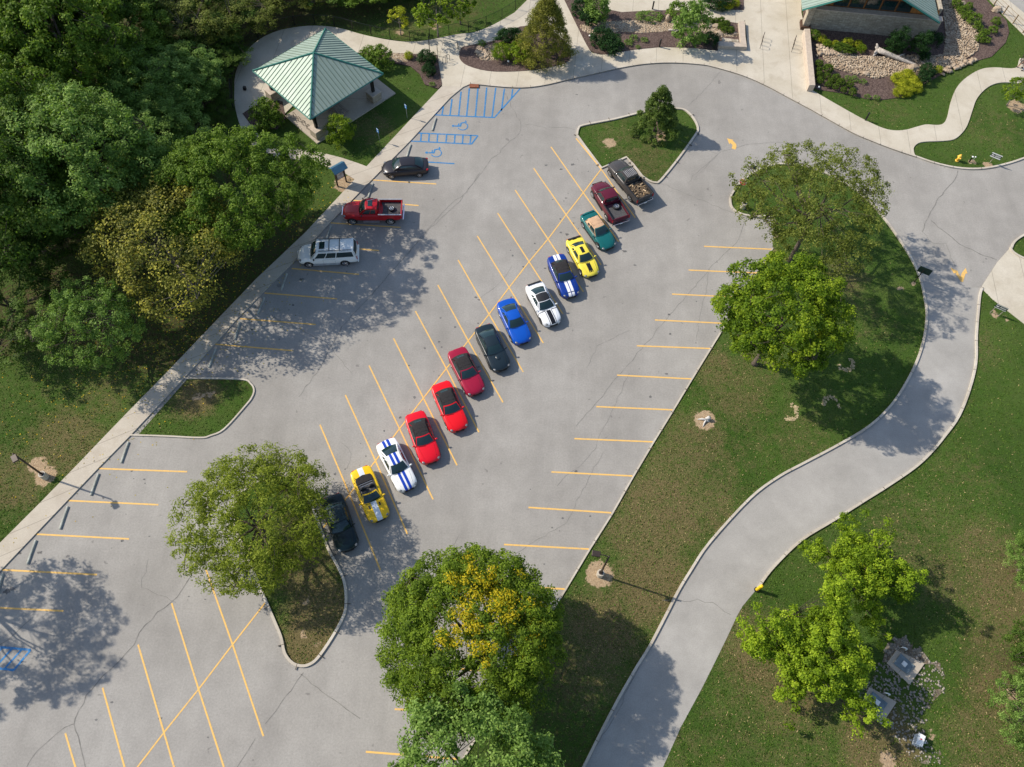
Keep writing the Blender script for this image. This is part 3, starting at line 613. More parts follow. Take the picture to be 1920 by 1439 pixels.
def pony(kind,c,mat_label,label,stripes=(),top='coupe',rim='light',gen=3,topmat=None,mirror=None,extras=()):
    """two-door pony car: 4.78 m, long hood, short deck. front is +x"""
    root=empty({'coupe':'coupe_car','soft':'convertible_car','open':'convertible_car'}[top],(0,0,0),0,label,'car','pony cars parked in a row')
    pm=paint(mat_label,c,stripes)
    if gen==2: # lower, rounder generation
        st=[(-2.30,.55,.42,.62,.64),(-2.27,.72,.33,.80,.84),(-2.12,.84,.25,.90,.94),(-1.75,.90,.2,.93,.97),(-1.2,.91,.18,.90,.95),(-.3,.90,.17,.86,.92),(.7,.90,.17,.85,.90),(1.25,.91,.17,.80,.86),(1.75,.89,.18,.70,.77),(2.1,.83,.2,.60,.67),(2.27,.72,.24,.50,.57),(2.33,.52,.3,.44,.48)]
        cb=Cabin(.78,-1.42,.76,.88,.93,.12,-.78,.53,1.27,.14,.04)
    else:
        st=[(-2.38,.6,.42,.66,.68),(-2.36,.80,.33,.90,.94),(-2.25,.88,.25,.97,1.01),(-1.8,.93,.2,.99,1.03),(-1.3,.95,.18,.97,1.01),(-.3,.93,.17,.92,.97),(.7,.92,.17,.92,.97),(1.2,.93,.17,.88,.95),(1.75,.93,.18,.81,.90),(2.12,.89,.2,.74,.81),(2.31,.80,.24,.64,.70),(2.38,.62,.3,.52,.57)]
        cb=Cabin(.72,-1.62,.80,.93,.99,.05,-.72,.57,1.33,.16,.05)
    if top=='soft': cb.txr-=.25;cb.xr+=.12
    if top=='open': cb.crown=.02
    part(loft(st),'body',pm,root,smooth=True,sub=2)
    hl=st[-3];x0=st[-2][0];
    g=MB();g.box((x0+.02,0,.42 if gen==3 else .36),(.06,.8,.2));part(g,'grille',M['trim'],root,bevel=.02)
    for s in(1,-1):
        h=MB();h.ell((st[-3][0]-.03,s*.64,hl[3]-.085),(.16,.13,.06));part(h,'headlight',M['head'],root,smooth=True)
        h=MB();h.box((-2.33 if gen==3 else -2.24,s*.5,.78 if gen==3 else .72),(.06,.34,.15));part(h,'taillight',M['tail'],root,bevel=.02)
        part(MB().tube([(-.75,s*(.945 if gen==3 else .915),.4),(-.72,s*(.945 if gen==3 else .915),.84),(-.1,s*(.94 if gen==3 else .91),.87 if gen==3 else .82),(.52,s*(.938 if gen==3 else .915),.84 if gen==3 else .8),(.55,s*(.94 if gen==3 else .912),.35)],.006,4),'door_seam',M['trim'],root)
        sk=MB();sk.box((-.05,s*.9,.2),(2.6,.07,.08));part(sk,'side_skirt',M['trim'],root,bevel=.02)
    for s in(1,-1): part(MB().tube([(.95,s*.62,.94 if gen==3 else .872),(1.4,s*.58,.905 if gen==3 else .835),(1.9,s*.5,.835 if gen==3 else .735)],.012,4),'hood_crease',pm,root)
    part(MB().tube([(cb.xf+cb.bow+.05,-.0,cb.zf+.04),(cb.xf+.09,-.6,cb.zf+.035)],.012,4),'wiper',M['trim'],root)
    pl=MB();pl.box((-2.4 if gen==3 else -2.32,0,.5),(.02,.32,.16));part(pl,'licence_plate',M['plate'],root)
    wheels(root,1.42,-1.33,.82,.335,rim=='dark');arches(root,1.42,-1.33,.925 if gen==3 else .902,.335)
    mirrors(root,.62,.86,.98 if gen==3 else .92,mirror or pm)
    if top=='coupe':
        part(cb.shell(),'cabin',pm,root,smooth=True)
        if topmat: part(MB().patch(cb.roof(),-1,1,0,1,10,6,off=.006).patch(cb.roof(),-1,1,0,1,10,6,off=.0),'roof',topmat,root,smooth=True) and 0
        cb.windscreen(root);cb.rear(root,.86,.1,.95)
        cb.sides(root,[(.34,.9,.16,.86),(.14,.30,.22,.72)])
        if topmat:
            r=MB().patch(cb.roof(),-.99,.99,0,1,10,6,off=-.01).flip();part(r,'roof',topmat,root,'black painted roof',smooth=True)
    elif top=='soft':
        part(cb.shell(),'soft_top',topmat or M['cloth'],root,smooth=True)
        part(MB().patch(cb.end(1),-1,1,0,1.0,10,5,off=.006),'windscreen_frame',pm,root,smooth=True)
        cb.windscreen(root,o=.014,a=.91,v0=.1,v1=.9)
        cb.rear(root,.5,.3,.75);cb.sides(root,[(.45,.95,.12,.82),(.2,.4,.2,.7)])
        b=MB()
        for x in(-.55,-.2): b.tube([(x,-.5,1.385 if gen==3 else 1.32),(x,0,1.405 if gen==3 else 1.335),(x,.5,1.385 if gen==3 else 1.32)],.012,4)
        part(b,'roof_bow',topmat or M['cloth'],root)
    else:
        i=MB();i.prism([(.62,.66),(.7,0),(.62,-.66),(-1.35,-.7),(-1.5,0),(-1.35,.7)],.93,1.005);part(i,'interior',M['seat'],root)
        i=MB();i.prism([(-.95,-.7),(-.95,.7),(-1.5,.62),(-1.62,0),(-1.5,-.62)],1.0,1.06);part(i,'folded_top',M['cloth'],root,bevel=.03)
        for s in(1,-1):
            q=MB();q.box((-.12,s*.36,1.02),(.5,.46,.08));q.box((-.42,s*.36,1.13),(.14,.46,.26),ty=-.25);q.box((-.47,s*.36,1.3),(.1,.24,.12));part(q,'seat',M['seat'],root,bevel=.04)
        q=MB();q.tube([(-.62,-.55,1.0),(-.62,-.5,1.2),(-.62,.5,1.2),(-.62,.55,1.0)],.025,6);q.tube([(-.86,-.55,1.08),(-.86,.55,1.08)],.02,6);part(q,'roll_bar',M['alloy'],root)
        q=MB();
        for k in range(14):
            a=2*PI*k/14;b_=2*PI*(k+1)/14;q.tube([(.28,.36+.17*math.sin(a),1.06+.15*math.cos(a)),(.28,.36+.17*math.sin(b_),1.06+.15*math.cos(b_))],.015,4)
        part(q,'steering_wheel',M['trim'],root)
        part(MB().patch(cb.end(1),-1,1,0,1,10,5),'windscreen_frame',pm,root,smooth=True)
        cb.windscreen(root,o=.008,a=.91,v0=.1,v1=.88)
    for e in extras: e(root,pm,cb)
    return root
def spoiler(x=-2.15,z=1.1,col_=None,wd=1.5):
    def f(root,pm,cb):
        m=MB();m.box((x,0,z),(.16,wd,.03));m.box((x,.6,z-.06),(.12,.04,.12));m.box((x,-.6,z-.06),(.12,.04,.12));part(m,'spoiler',col_ or pm,root,bevel=.012)
    return f
def vents(root,pm,cb):
    for s in(1,-1):
        m=MB();m.box((1.15,s*.42,.945),(.28,.14,.03),ty=.08);part(m,'hood_vent',M['trim'],root,bevel=.01)
def scoop(root,pm,cb):
    m=MB();m.ell((1.2,0,.93),(.3,.22,.06));part(m,'hood_scoop',pm,root,smooth=True)
def place(root,rear,front,z=.6,dz=0):
    a=Vector(P(*rear,z));b=Vector(P(*front,z));c=(a+b)/2;d=b-a
    root.location=(c.x,c.y,.016+dz);root.rotation_euler=(0,0,math.atan2(d.y,d.x))
WHT=(.8,.8,.8);BLK=(.012,.012,.014);BLU=(.01,.05,.38);SIL=(.62,.66,.72)
stripe_y=((-.30,-.07),(.07,.30))
L_='in the row of pony cars along the centre line'
place(pony('c',(.008,.115,.115),'teal_paint','teal green convertible with a tan cloth top, between the maroon pickup and the yellow coupe',top='soft',gen=2,topmat=M['tan'],extras=[spoiler(-2.02,.99,None,1.35)]),(1097.5,398.7),(1146,466))
place(pony('c',(.80,.66,.07),'yellow_paint','pale yellow coupe with black hood and roof stripes and dark rear window',stripes=[(-.62,.1,-.16,.16,BLK),(-3,-1.85,-.2,.2,BLK),(1.0,2.0,-.2,-.11,BLK),(1.0,2.0,-.07,.07,BLK),(1.0,2.0,.11,.2,BLK),(1.1,1.85,-.2,.2,BLK)],gen=2,extras=[spoiler(-2.02,1.0,M['trim'],1.35)]),(1072.5,445.6),(1113,518))
place(pony('c',(.006,.035,.24),'dark_blue_paint','dark blue car with twin white stripes on hood and boot and a black cloth top',stripes=[(.7,3,-.3,-.04,WHT),(.7,3,.04,.3,WHT),(-3,-1.5,-.3,-.04,WHT),(-3,-1.5,.04,.3,WHT),(1.95,2.03,-.6,.6,(.01,.03,.1))],top='soft',rim='dark'),(1039.7,480),(1074,558.4))
place(pony('c',(.78,.79,.8),'white_paint_black_hood','white coupe with black roof and a framed black stripe on the hood',stripes=[(.95,2.3,-.2,.2,BLK),(1.0,2.3,-.33,-.27,BLK),(1.0,2.3,.27,.33,BLK),(.9,.98,-1,-.27,BLK),(.9,.98,.27,1,BLK)],topmat=M['trim'],rim='dark',mirror=M['white'],extras=[spoiler(-2.16,1.06,M['trim'],1.35)]),(999,533),(1039.7,610))
place(pony('c',(.004,.075,.42),'bright_blue_paint','plain bright blue coupe between the white coupe and the black coupe'),(946,564.7),(983.4,644.4))
place(pony('c',(.012,.022,.03),'black_paint','glossy black coupe with two fine hood creases, between the blue coupe and the crimson convertible',rim='dark',extras=[scoop]),(905,613),(943,694.7))
place(pony('c',(.30,.008,.035),'crimson_paint','dark crimson convertible with its black cloth top closed and a pale card in the windscreen',top='soft'),(854,657),(896,740))
place(pony('c',(.72,.006,.012),'bright_red_paint','bright red convertible with black top, right beside the crimson one',top='soft'),(824.4,719.7),(863.4,808.7))
place(pony('c',(.66,.006,.018),'red_paint','red convertible with black top, right beside the white coupe with blue stripes',top='soft'),(776.6,776.8),(810,868))
place(pony('c',(.78,.78,.76),'white_paint_blue_stripes','white coupe with twin blue stripes from hood over roof to boot',stripes=[(-3,3,*y,BLU) for y in stripe_y],mirror=M['white']),(721.7,828),(767.7,919.4))
place(pony('c',(.80,.50,.01),'deep_yellow_paint','deep yellow convertible with the top down, silver centre stripe and hood vents',stripes=[(-3,-1.4,-.22,.22,SIL),(.7,3,-.22,.22,SIL)],top='open',extras=[vents]),(673.9,878.6),(714.6,977.8))
place(pony('c',(.003,.012,.014),'dark_teal_paint','very dark teal convertible half hidden under the island tree at the row end',top='soft',rim='dark',topmat=flat('dark_teal_cloth',(.012,.03,.036),.6,var=.6,sc_=5)),(620.7,930),(655,1034.5))
# ---- sedan
def sedan():
    root=empty('sedan_car',(0,0,0),0,'black four-door sedan parked below the lower wheelchair symbol','car')
    pm=paint('graphite_paint',(.022,.021,.026))
    st=[(-2.38,.55,.42,.66,.68),(-2.34,.74,.33,.90,.93),(-2.2,.84,.25,1.0,1.04),(-1.7,.90,.2,1.01,1.05),(-.9,.92,.18,.98,1.02),(.4,.92,.17,.94,1.0),(1.0,.92,.17,.93,1.0),(1.6,.90,.18,.85,.92),(2.05,.84,.2,.74,.80),(2.3,.7,.24,.6,.64),(2.38,.5,.3,.5,.54)]
    part(loft(st),'body',pm,root,smooth=True,sub=2)
    cb=Cabin(1.15,-1.75,.78,.97,1.03,.35,-.9,.56,1.44,.18,.05)
    part(cb.shell(),'cabin',pm,root,smooth=True);cb.windscreen(root);cb.rear(root,.85,.1,.92);cb.sides(root,[(.52,.9,.14,.85),(.24,.5,.14,.85),(.12,.22,.2,.6)])
    for s in(1,-1):
        part(MB().ell((2.02,s*.66,.69),(.17,.13,.07)),'headlight',M['head'],root,smooth=True)
        part(MB().ell((-2.16,s*.7,.88),(.16,.14,.09)),'taillight',M['tail'],root,smooth=True)
        part(MB().tube([(-.95,s*.925,.4),(-.95,s*.925,.9),(.9,s*.925,.88),(.9,s*.925,.4)],.006,4),'door_seam',M['trim'],root)
    part(MB().box((2.37,0,.4),(.05,.9,.16)),'grille',M['trim'],root,bevel=.02)
    wheels(root,1.42,-1.35,.81,.325);arches(root,1.42,-1.35,.912,.325);mirrors(root,.85,.84,1.02,pm)
    return root
place(sedan(),(800.5,312),(719.5,316),.6)
# ---- pickups
def pickup(label,c,nm,length=5.7,wid=.98,lift=0.,rwheel=.38,sunroof=False,ribs=False,cx0=-.55):
    root=empty('pickup_truck',(0,0,0),0,label,'pickup truck')
    pm=paint(nm,c,rough=.35);h=length/2;zz_=lift
    xb=cx0  # rear wall of the cab
    st=[(-h+.05,wid*.97,.45,.80,.82),(-h+.3,wid,.38,.82,.84),(xb-.35,wid,.35,.83,.85),(xb-.1,wid,.33,.9,.95),(xb+.0,wid,.33,1.12,1.17),(xb+.3,wid,.33,1.13,1.17),(xb+1.7,wid,.33,1.10,1.16),(xb+2.1,wid*.99,.34,1.08,1.16),(h-.75,wid*.97,.36,1.0,1.10),(h-.3,wid*.92,.38,.9,.99),(h-.08,wid*.84,.4,.78,.86),(h,wid*.72,.44,.68,.72)]
    st=[(a,b,c_+zz_,d+zz_,e+zz_) for a,b,c_,d,e in st]
    part(loft(st,.2,0.02),'body',pm,root,smooth=True,sub=1)
    cb=Cabin(xb+1.75,xb+.02,.84,1.13+zz_,1.15+zz_,xb+1.08,xb+.1,.66,1.72+zz_,.14,.05);
    if ribs or sunroof: cb.txf-=.0
    part(cb.shell(),'cab',pm,root,smooth=True);cb.windscreen(root);cb.rear(root,.78,.3,.85);cb.sides(root,[(.5,.92,.12,.86),(.12,.46,.16,.86)])
    for s in(1,-1):
        m=MB();m.box(((-h+xb)/2,s*(wid-.035),1.0+zz_),(h+xb-.02,.09,.5));part(m,'bed_side',pm,root,bevel=.03)
        m=MB();m.box(((-h+xb)/2,s*(wid-.05),1.265+zz_),(h+xb-.04,.13,.03));part(m,'bed_rail',M['trim'] if not sunroof else M['steel'],root,bevel=.01)
        part(MB().box((-h+.02,s*(wid-.06),.98+zz_),(.06,.13,.36)),'taillight',M['tail'],root,bevel=.015)
        part(MB().ell((h-.27,s*wid*.74,.8+zz_),(.14,.14,.09)),'headlight',M['head'],root,smooth=True)
        part(MB().tube([(xb+.55,s*(wid+.002),.45+zz_),(xb+.55,s*(wid*.97),1.1+zz_)],.007,4),'door_seam',M['trim'],root)
        part(MB().box((xb+.7,s*(wid+.0),.38+zz_*.6),(1.6,.16,.05)),'running_board',M['steel'] if sunroof else M['trim'],root,bevel=.015)
    part(MB().box((-h+.045,0,1.0+zz_),(.08,2*wid-.26,.5)),'tailgate',pm,root,bevel=.02)
    part(MB().box((xb-.1,0,1.02+zz_),(.08,2*wid-.2,.46)),'bed_front',pm,root,bevel=.02)
    part(MB().box(((-h+xb)/2,0,.868+zz_),(h+xb-.2,2*wid-.2,.03)),'bed_floor',M['bedl'],root)
    part(MB().box((-h-.09,0,.52+zz_),(.16,2*wid-.1,.16)),'rear_bumper',M['chrome'],root,bevel=.03)
    part(MB().box((h+.0,0,.62+zz_),(.07,1.1,.24)),'grille',M['chrome'] if sunroof else M['trim'],root,bevel=.02)
    part(MB().box((-h-.18,.0,.55+zz_),(.02,.32,.15)),'licence_plate',M['plate'],root)
    xw=h-.95;xr=-h+1.15
    wheels(root,xw,xr,wid-.11,rwheel,wd=1.15);arches(root,xw,xr,wid+.002,rwheel);mirrors(root,xb+1.55,wid-.04,1.2+zz_,M['trim'])
    for s in(1,-1): part(MB().tube([(xb+2.0,s*.55,1.155+zz_),(h-.8,s*.52,1.095+zz_),(h-.3,s*.48,.985+zz_)],.012,4),'hood_crease',pm,root)
    if ribs:
        m=MB()
        for k in range(7): m.tube([(xb+.12,-.5+k/6,1.79+zz_),(xb+1.0,-.5+k/6,1.79+zz_)],.022,5)
        part(m,'ribbed_roof_panel',M['steel'],root)
    if sunroof:
        part(MB().box((xb+.72,0,1.795+zz_),(.45,.7,.02)),'sunroof',M['glass'],root,bevel=.01)
        part(MB().tube([(xb+1.0,-.25,1.8+zz_),(xb+.15,-.62,1.8+zz_)],.02,5),'roof_lamp',M['white'],root)
    return root
pk=pickup('tall bright red pickup truck with running boards and sunroof, nose to the sidewalk',(.42,.006,.012),'candy_red_paint',5.75,1.0,.16,.43,sunroof=True,cx0=-.62);place(pk,(754,396),(643,396),.85)
spare=[]
def spare_wheel(pkr,x,y,z,s,label,chrome):
    e=empty('spare_wheel',(0,0,0),0,label,'spare wheel')
    a=link('tyre',ME_T,e);b=link('rim',ME_S,e);c=link('hub_backing',ME_R,e)
    for o in(a,b,c): o.rotation_euler=(PI/2,0,0)
    e.scale=(s,s,s);r=pkr.rotation_euler[2];e.rotation_euler=(0,0,r)
    e.location=(pkr.location.x+x*math.cos(r)-y*math.sin(r),pkr.location.y+x*math.sin(r)+y*math.cos(r),pkr.location.z+z)
spare_wheel(pk,-1.85,.0,1.16,.95,'spare wheel with bright rim lying in the red pickup bed',True)
pg=pickup('dark grey pickup truck with ribbed roof, its bed full of firewood',(.055,.05,.048),'grey_brown_paint',5.75,.98,.05,.39,ribs=True,cx0=-.5);place(pg,(1206,368),(1154,304.5),1.0)
pr=pickup('maroon pickup truck with a loose spare wheel in its bed',(.095,.008,.022),'maroon_paint',5.2,.95,.0,.37,cx0=-.45);place(pr,(1164.5,411),(1120.5,340),1.0)
spare_wheel(pr,-1.05,-.25,.99,1.05,'spare wheel with tan hub lying in the maroon pickup bed',False)
# firewood
r=random.Random(8);m=MB();a=pg.rotation_euler[2]
for k in range(150):
    x=r.uniform(-2.55,-.8);y=r.uniform(-.72,.72);z=r.uniform(.95,1.12);q=r.uniform(0,PI);t_=r.uniform(-.4,.4);l=r.uniform(.12,.24)
    d=Vector((math.cos(q)*math.cos(t_),math.sin(q)*math.cos(t_),math.sin(t_)))*l
    m.tube([(x-d.x,y-d.y,z-d.z*.5),(x+d.x,y+d.y,z+d.z*.5)],r.uniform(.035,.075),5)
t=NT('split_firewood');o=t.n('NewGeometry');fw=m.build('firewood',t.fin(t.ramp(o.outputs['Random Per Island'],(.0,(.06,.045,.03)),(.5,(.13,.09,.055)),(.8,(.32,.22,.12)),(1.,(.6,.45,.28))),.9));fw.location=pg.location;fw.rotation_euler=pg.rotation_euler
tag(fw,'split firewood heaped in the bed of the dark grey pickup','firewood',kind='stuff')
# ---- suv
def suv():
    root=empty('large_suv',(0,0,0),0,'long silver white sport utility vehicle with roof bars, nose under the oak tree','suv')
    pm=paint('pearl_white_paint',(.78,.79,.76))
    st=[(-2.8,.9,.42,1.08,1.1),(-2.74,.98,.36,1.14,1.16),(-2.2,1.0,.33,1.16,1.18),(-1,1.0,.32,1.15,1.17),(.6,1.0,.32,1.13,1.17),(1.3,1.0,.33,1.12,1.18),(1.9,.98,.34,1.07,1.14),(2.4,.93,.36,.97,1.04),(2.68,.85,.4,.82,.88),(2.78,.7,.45,.7,.74)]
    part(loft(st,.2,0.02),'body',pm,root,smooth=True,sub=1)
    cb=Cabin(1.45,-2.72,.94,1.13,1.15,.8,-2.52,.78,1.88,.1,.04);part(cb.shell(),'cabin',pm,root,smooth=True)
    cb.windscreen(root);cb.rear(root,.88,.12,.92);cb.sides(root,[(.71,.93,.14,.88),(.46,.69,.14,.88),(.04,.44,.14,.88)])
    part(MB().box((.3,0,1.955),(.5,.8,.02)),'sunroof',M['glass'],root,bevel=.01)
    for s in(1,-1):
        part(MB().tube([(.6,s*.68,1.98),(-2.4,s*.68,1.98)],.03,6),'roof_rail',M['trim'],root)
        part(MB().ell((2.42,s*.74,.84),(.16,.14,.1)),'headlight',M['head'],root,smooth=True);part(MB().box((-2.79,s*.86,1.02),(.05,.14,.4)),'taillight',M['tail'],root,bevel=.01)
        part(MB().box((.1,s*1.02,.4),(2.5,.2,.05)),'running_board',M['steel'],root,bevel=.015)
        part(MB().tube([(-.75,s*1.004,.5),(-.75,s*1.0,1.05),(.35,s*1.0,1.05),(.35,s*1.004,.5)],.007,4),'door_seam',M['trim'],root)
    for x in(-.35,-1.3): part(MB().box((x,0,1.985),(.06,1.38,.03)),'roof_bar',M['trim'],root)
    part(MB().box((-2.84,0,.55),(.12,1.9,.2)),'rear_bumper',pm,root,bevel=.04);part(MB().box((2.77,0,.62),(.06,1.1,.28)),'grille',M['chrome'],root,bevel=.02)
    wheels(root,1.75,-1.6,.9,.39,wd=1.1);arches(root,1.75,-1.6,1.002,.39);mirrors(root,1.15,.96,1.22,M['trim']);return root
place(suv(),(667,471),(560,476),.9)
# ================================================================== PLANTS
def leafmat(name,dark,mid,light,yel=(.75,.48,.015),trans=.36):
    t=NT(name);a=t.attr('tint')
    c=t.ramp(a,(.05,dark),(.5,mid),(.95,light));c=t.mix(t.attr('yellow'),c,yel)
    t.set(t.b,'Base Color',c);t.set(t.b,'Roughness',.6);t.set(t.b,'Specular IOR Level',.16)
    tr=t.n('BsdfTranslucent');t.set(tr,0,t.mix(1.,c,(1.25,1.35,.5),'MULTIPLY'))
    mx=t.n('MixShader');mx.inputs[0].default_value=trans;t.t.links.new(t.b.outputs[0],mx.inputs[1]);t.t.links.new(tr.outputs[0],mx.inputs[2])
    t.t.links.new(mx.outputs[0],t.t.nodes['Material Output'].inputs[0]);return t.m
LM={
 'ashg':leafmat('green_ash_leaves',(.055,.095,.008),(.12,.19,.013),(.23,.31,.025),yel=(.6,.46,.015)),
 'ash':leafmat('ash_leaves',(.085,.115,.01),(.18,.225,.018),(.31,.36,.045)),
 'olive':leafmat('locust_leaves',(.065,.082,.012),(.135,.165,.025),(.24,.27,.06)),
 'maple':leafmat('maple_leaves',(.05,.10,.006),(.13,.21,.010),(.27,.34,.02)),
 'oak':leafmat('oak_leaves',(.045,.088,.008),(.105,.18,.018),(.20,.29,.04)),
 'wood':leafmat('woodland_leaves',(.06,.115,.018),(.14,.235,.042),(.28,.40,.10)),
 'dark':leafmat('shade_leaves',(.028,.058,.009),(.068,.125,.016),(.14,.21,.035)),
 'gold':leafmat('turning_leaves',(.075,.085,.018),(.18,.185,.032),(.42,.38,.05),trans=.2),
 'pear':leafmat('pear_leaves',(.07,.12,.006),(.19,.29,.014),(.36,.46,.03)),
 'cypress':leafmat('cypress_needles',(.07,.08,.015),(.17,.18,.028),(.32,.30,.05)),
 'holly':leafmat('holly_leaves',(.04,.07,.012),(.09,.14,.025),(.18,.24,.05)),
 'box':leafmat('boxwood_leaves',(.03,.07,.008),(.09,.15,.016),(.18,.25,.03)),
 'lime':leafmat('spirea_leaves',(.13,.16,.01),(.32,.36,.02),(.6,.58,.05)),
 'juniper':leafmat('juniper_needles',(.008,.028,.008),(.02,.06,.014),(.05,.11,.03)),
}
def nrm(a): return a/np.maximum(np.linalg.norm(a,axis=-1,keepdims=True),1e-9)
def leaves(name,mat,p,nml,size,aspect,tint,yellow,rng,parent=None):
    N=len(p);r=rng.normal(size=(N,3));u=nrm(np.cross(nml,r));w_=nrm(np.cross(nml,u))
    s=(size*rng.uniform(.7,1.3,N))[:,None];k=s*aspect
    V=np.stack([p-u*s*.5,p+w_*k*.5-nml*s*.08,p+u*s*.5-nml*s*.18,p-w_*k*.5-nml*s*.08],1).reshape(-1,3)
    me=bpy.data.meshes.new(name);mesh_np(me,V,np.arange(4*N).reshape(-1,4))
    for nm,v in(('tint',tint),('yellow',yellow)):
        a=me.attributes.new(nm,'FLOAT','FACE');a.data.foreach_set('value',v.astype(np.float32))
    me.materials.append(mat);return me
def crown_mesh(name,mat,R,Hc,nc,rc,nl,ls,aspect=.7,seed=0,shape='dome',gap=0.,yel=None,lobes=5,lob=.25,up=.55,flatn=.5):
    """leaf faces in clumps spread through an uneven crown; centre at the origin. returns mesh and clump centres"""
    g=np.random.default_rng(seed)
    d=nrm(g.normal(size=(nc*3,3)));d=d[d[:,2]>-.55][:nc]
    ld=nrm(g.normal(size=(lobes,3))*np.array([1,1,.6]));la=g.uniform(-1,1,lobes)*lob;la[:2]=abs(la[:2])
    env=1+sum(la[i]*np.exp(-(1-d@ld[i])*4) for i in range(lobes))
    rad=g.uniform(.25,1,len(d))**.45
    if shape=='cone':
        z=g.uniform(-1,1,len(d));a=g.uniform(0,2*PI,len(d));rr=(1-(z*.5+.5)**1.3*.93)*R*env*g.uniform(.55,1,len(d))**.5
        c=np.stack([rr*np.cos(a),rr*np.sin(a),z*Hc/2],1);d=nrm(np.stack([np.cos(a),np.sin(a),a*0+.35],1))
    elif shape=='irreg':
        c=d*(rad*env)[:,None]*np.array([R,R,Hc/2])
        br=nrm(g.normal(size=(7,3))*np.array([1,1,.4]));pick=g.integers(0,7,len(d));t_=g.uniform(.15,1.25,len(d))
        c=np.where(g.random((len(d),1))<.6,br[pick]*t_[:,None]*np.array([R,R,Hc/2])+g.normal(size=(len(d),3))*R*.13,c*.72)
    else: c=d*(rad*env)[:,None]*np.array([R,R,Hc/2])
    if gap>0:
        gd=nrm(g.normal(size=(9,3))*np.array([1,1,.7])+np.array([0,0,.3]));hide=np.zeros(len(c),bool)
        cn=nrm(c)
        for q in gd[:int(9*gap)]: hide|=(cn@q>.965)
        c=c[~hide];d=d[~hide]
    n=len(c);rcs=rc*g.uniform(.6,1.35,n)
    off=nrm(g.normal(size=(n,nl,3))+d[:,None]*.5+np.array([0,0,up]))*g.uniform(.45,1.08,(n,nl,1))
    p=(c[:,None]+off*rcs[:,None,None]*np.array([1,1,.75])).reshape(-1,3)
    nn=nrm(off*.8+np.array([0,0,flatn])+g.normal(size=off.shape)*.45).reshape(-1,3)
    ct=g.uniform(.2,.8,n);tint=np.clip(np.repeat(ct,nl)+g.normal(size=n*nl)*.16,0,1)
    yl=np.zeros(n*nl)
    if yel:
        (yx,yy,yz,yr,amt)=yel;dd=np.linalg.norm(c-np.array([yx,yy,yz]),axis=1)
        m=(g.random(n)<amt*np.clip(1.6-dd/yr,0,1));yl=np.repeat(m,nl)*(g.random(n*nl)<.75)*g.uniform(.55,1,n*nl)
    keep=np.ones(len(p),bool)
    me=leaves(name,mat,p,nn,ls,aspect,tint,yl,g)
    return me,c
def trunk_mesh(name,mat,h,r,cz,R,Hc,c,seed,nlimb=7,ntwig=70,lean=0.):
    """trunk from z=0, forks at ~.35 h, limbs run to clump centres (c is relative to the crown centre at cz)"""
    g=random.Random(seed);m=MB();fork=max(.6,cz-Hc*.42)
    m.tube([(0,0,-.1),(0,0,.25),(.03,.02,fork*.6),(0,.0,fork),(0.02,.03,cz)],[r*1.5,r*1.05,r*.85,r*.75,r*.4],8)
    cc=[Vector(q) for q in c];g.shuffle(cc);far=sorted(cc[:60],key=lambda q:-q.length)[:nlimb*2:2];nodes=[]
    for q in far:
        e=q+Vector((0,0,cz));s=Vector((0,0,fork+g.uniform(0,.4)*(cz-fork)));mid=s.lerp(e,.5)+Vector((g.uniform(-.3,.3),g.uniform(-.3,.3),-.1*R))
        pts=[s,s.lerp(mid,.5)+Vector((0,0,.1)),mid,mid.lerp(e,.5)+Vector((g.uniform(-.2,.2),g.uniform(-.2,.2),.15)),e]
        m.tube(pts,[r*.55,r*.45,r*.33,r*.2,r*.08],5);nodes+=pts[1:]
    nodes.append(Vector((0,0,cz)))
    for q in cc[:ntwig]:
        e=q+Vector((0,0,cz));s=min(nodes,key=lambda t:(t-e).length);mid=s.lerp(e,.5)+Vector((g.uniform(-.2,.2),g.uniform(-.2,.2),g.uniform(-.1,.2)))
        m.tube([s,mid,e],[r*.16,r*.1,r*.04],3,False)
    me=bpy.data.meshes.new(name);me.from_pydata([tuple(p) for p in m.v],[],m.f);me.materials.append(mat);me.polygons.foreach_set('use_smooth',[True]*len(me.polygons));return me
PROTO={}
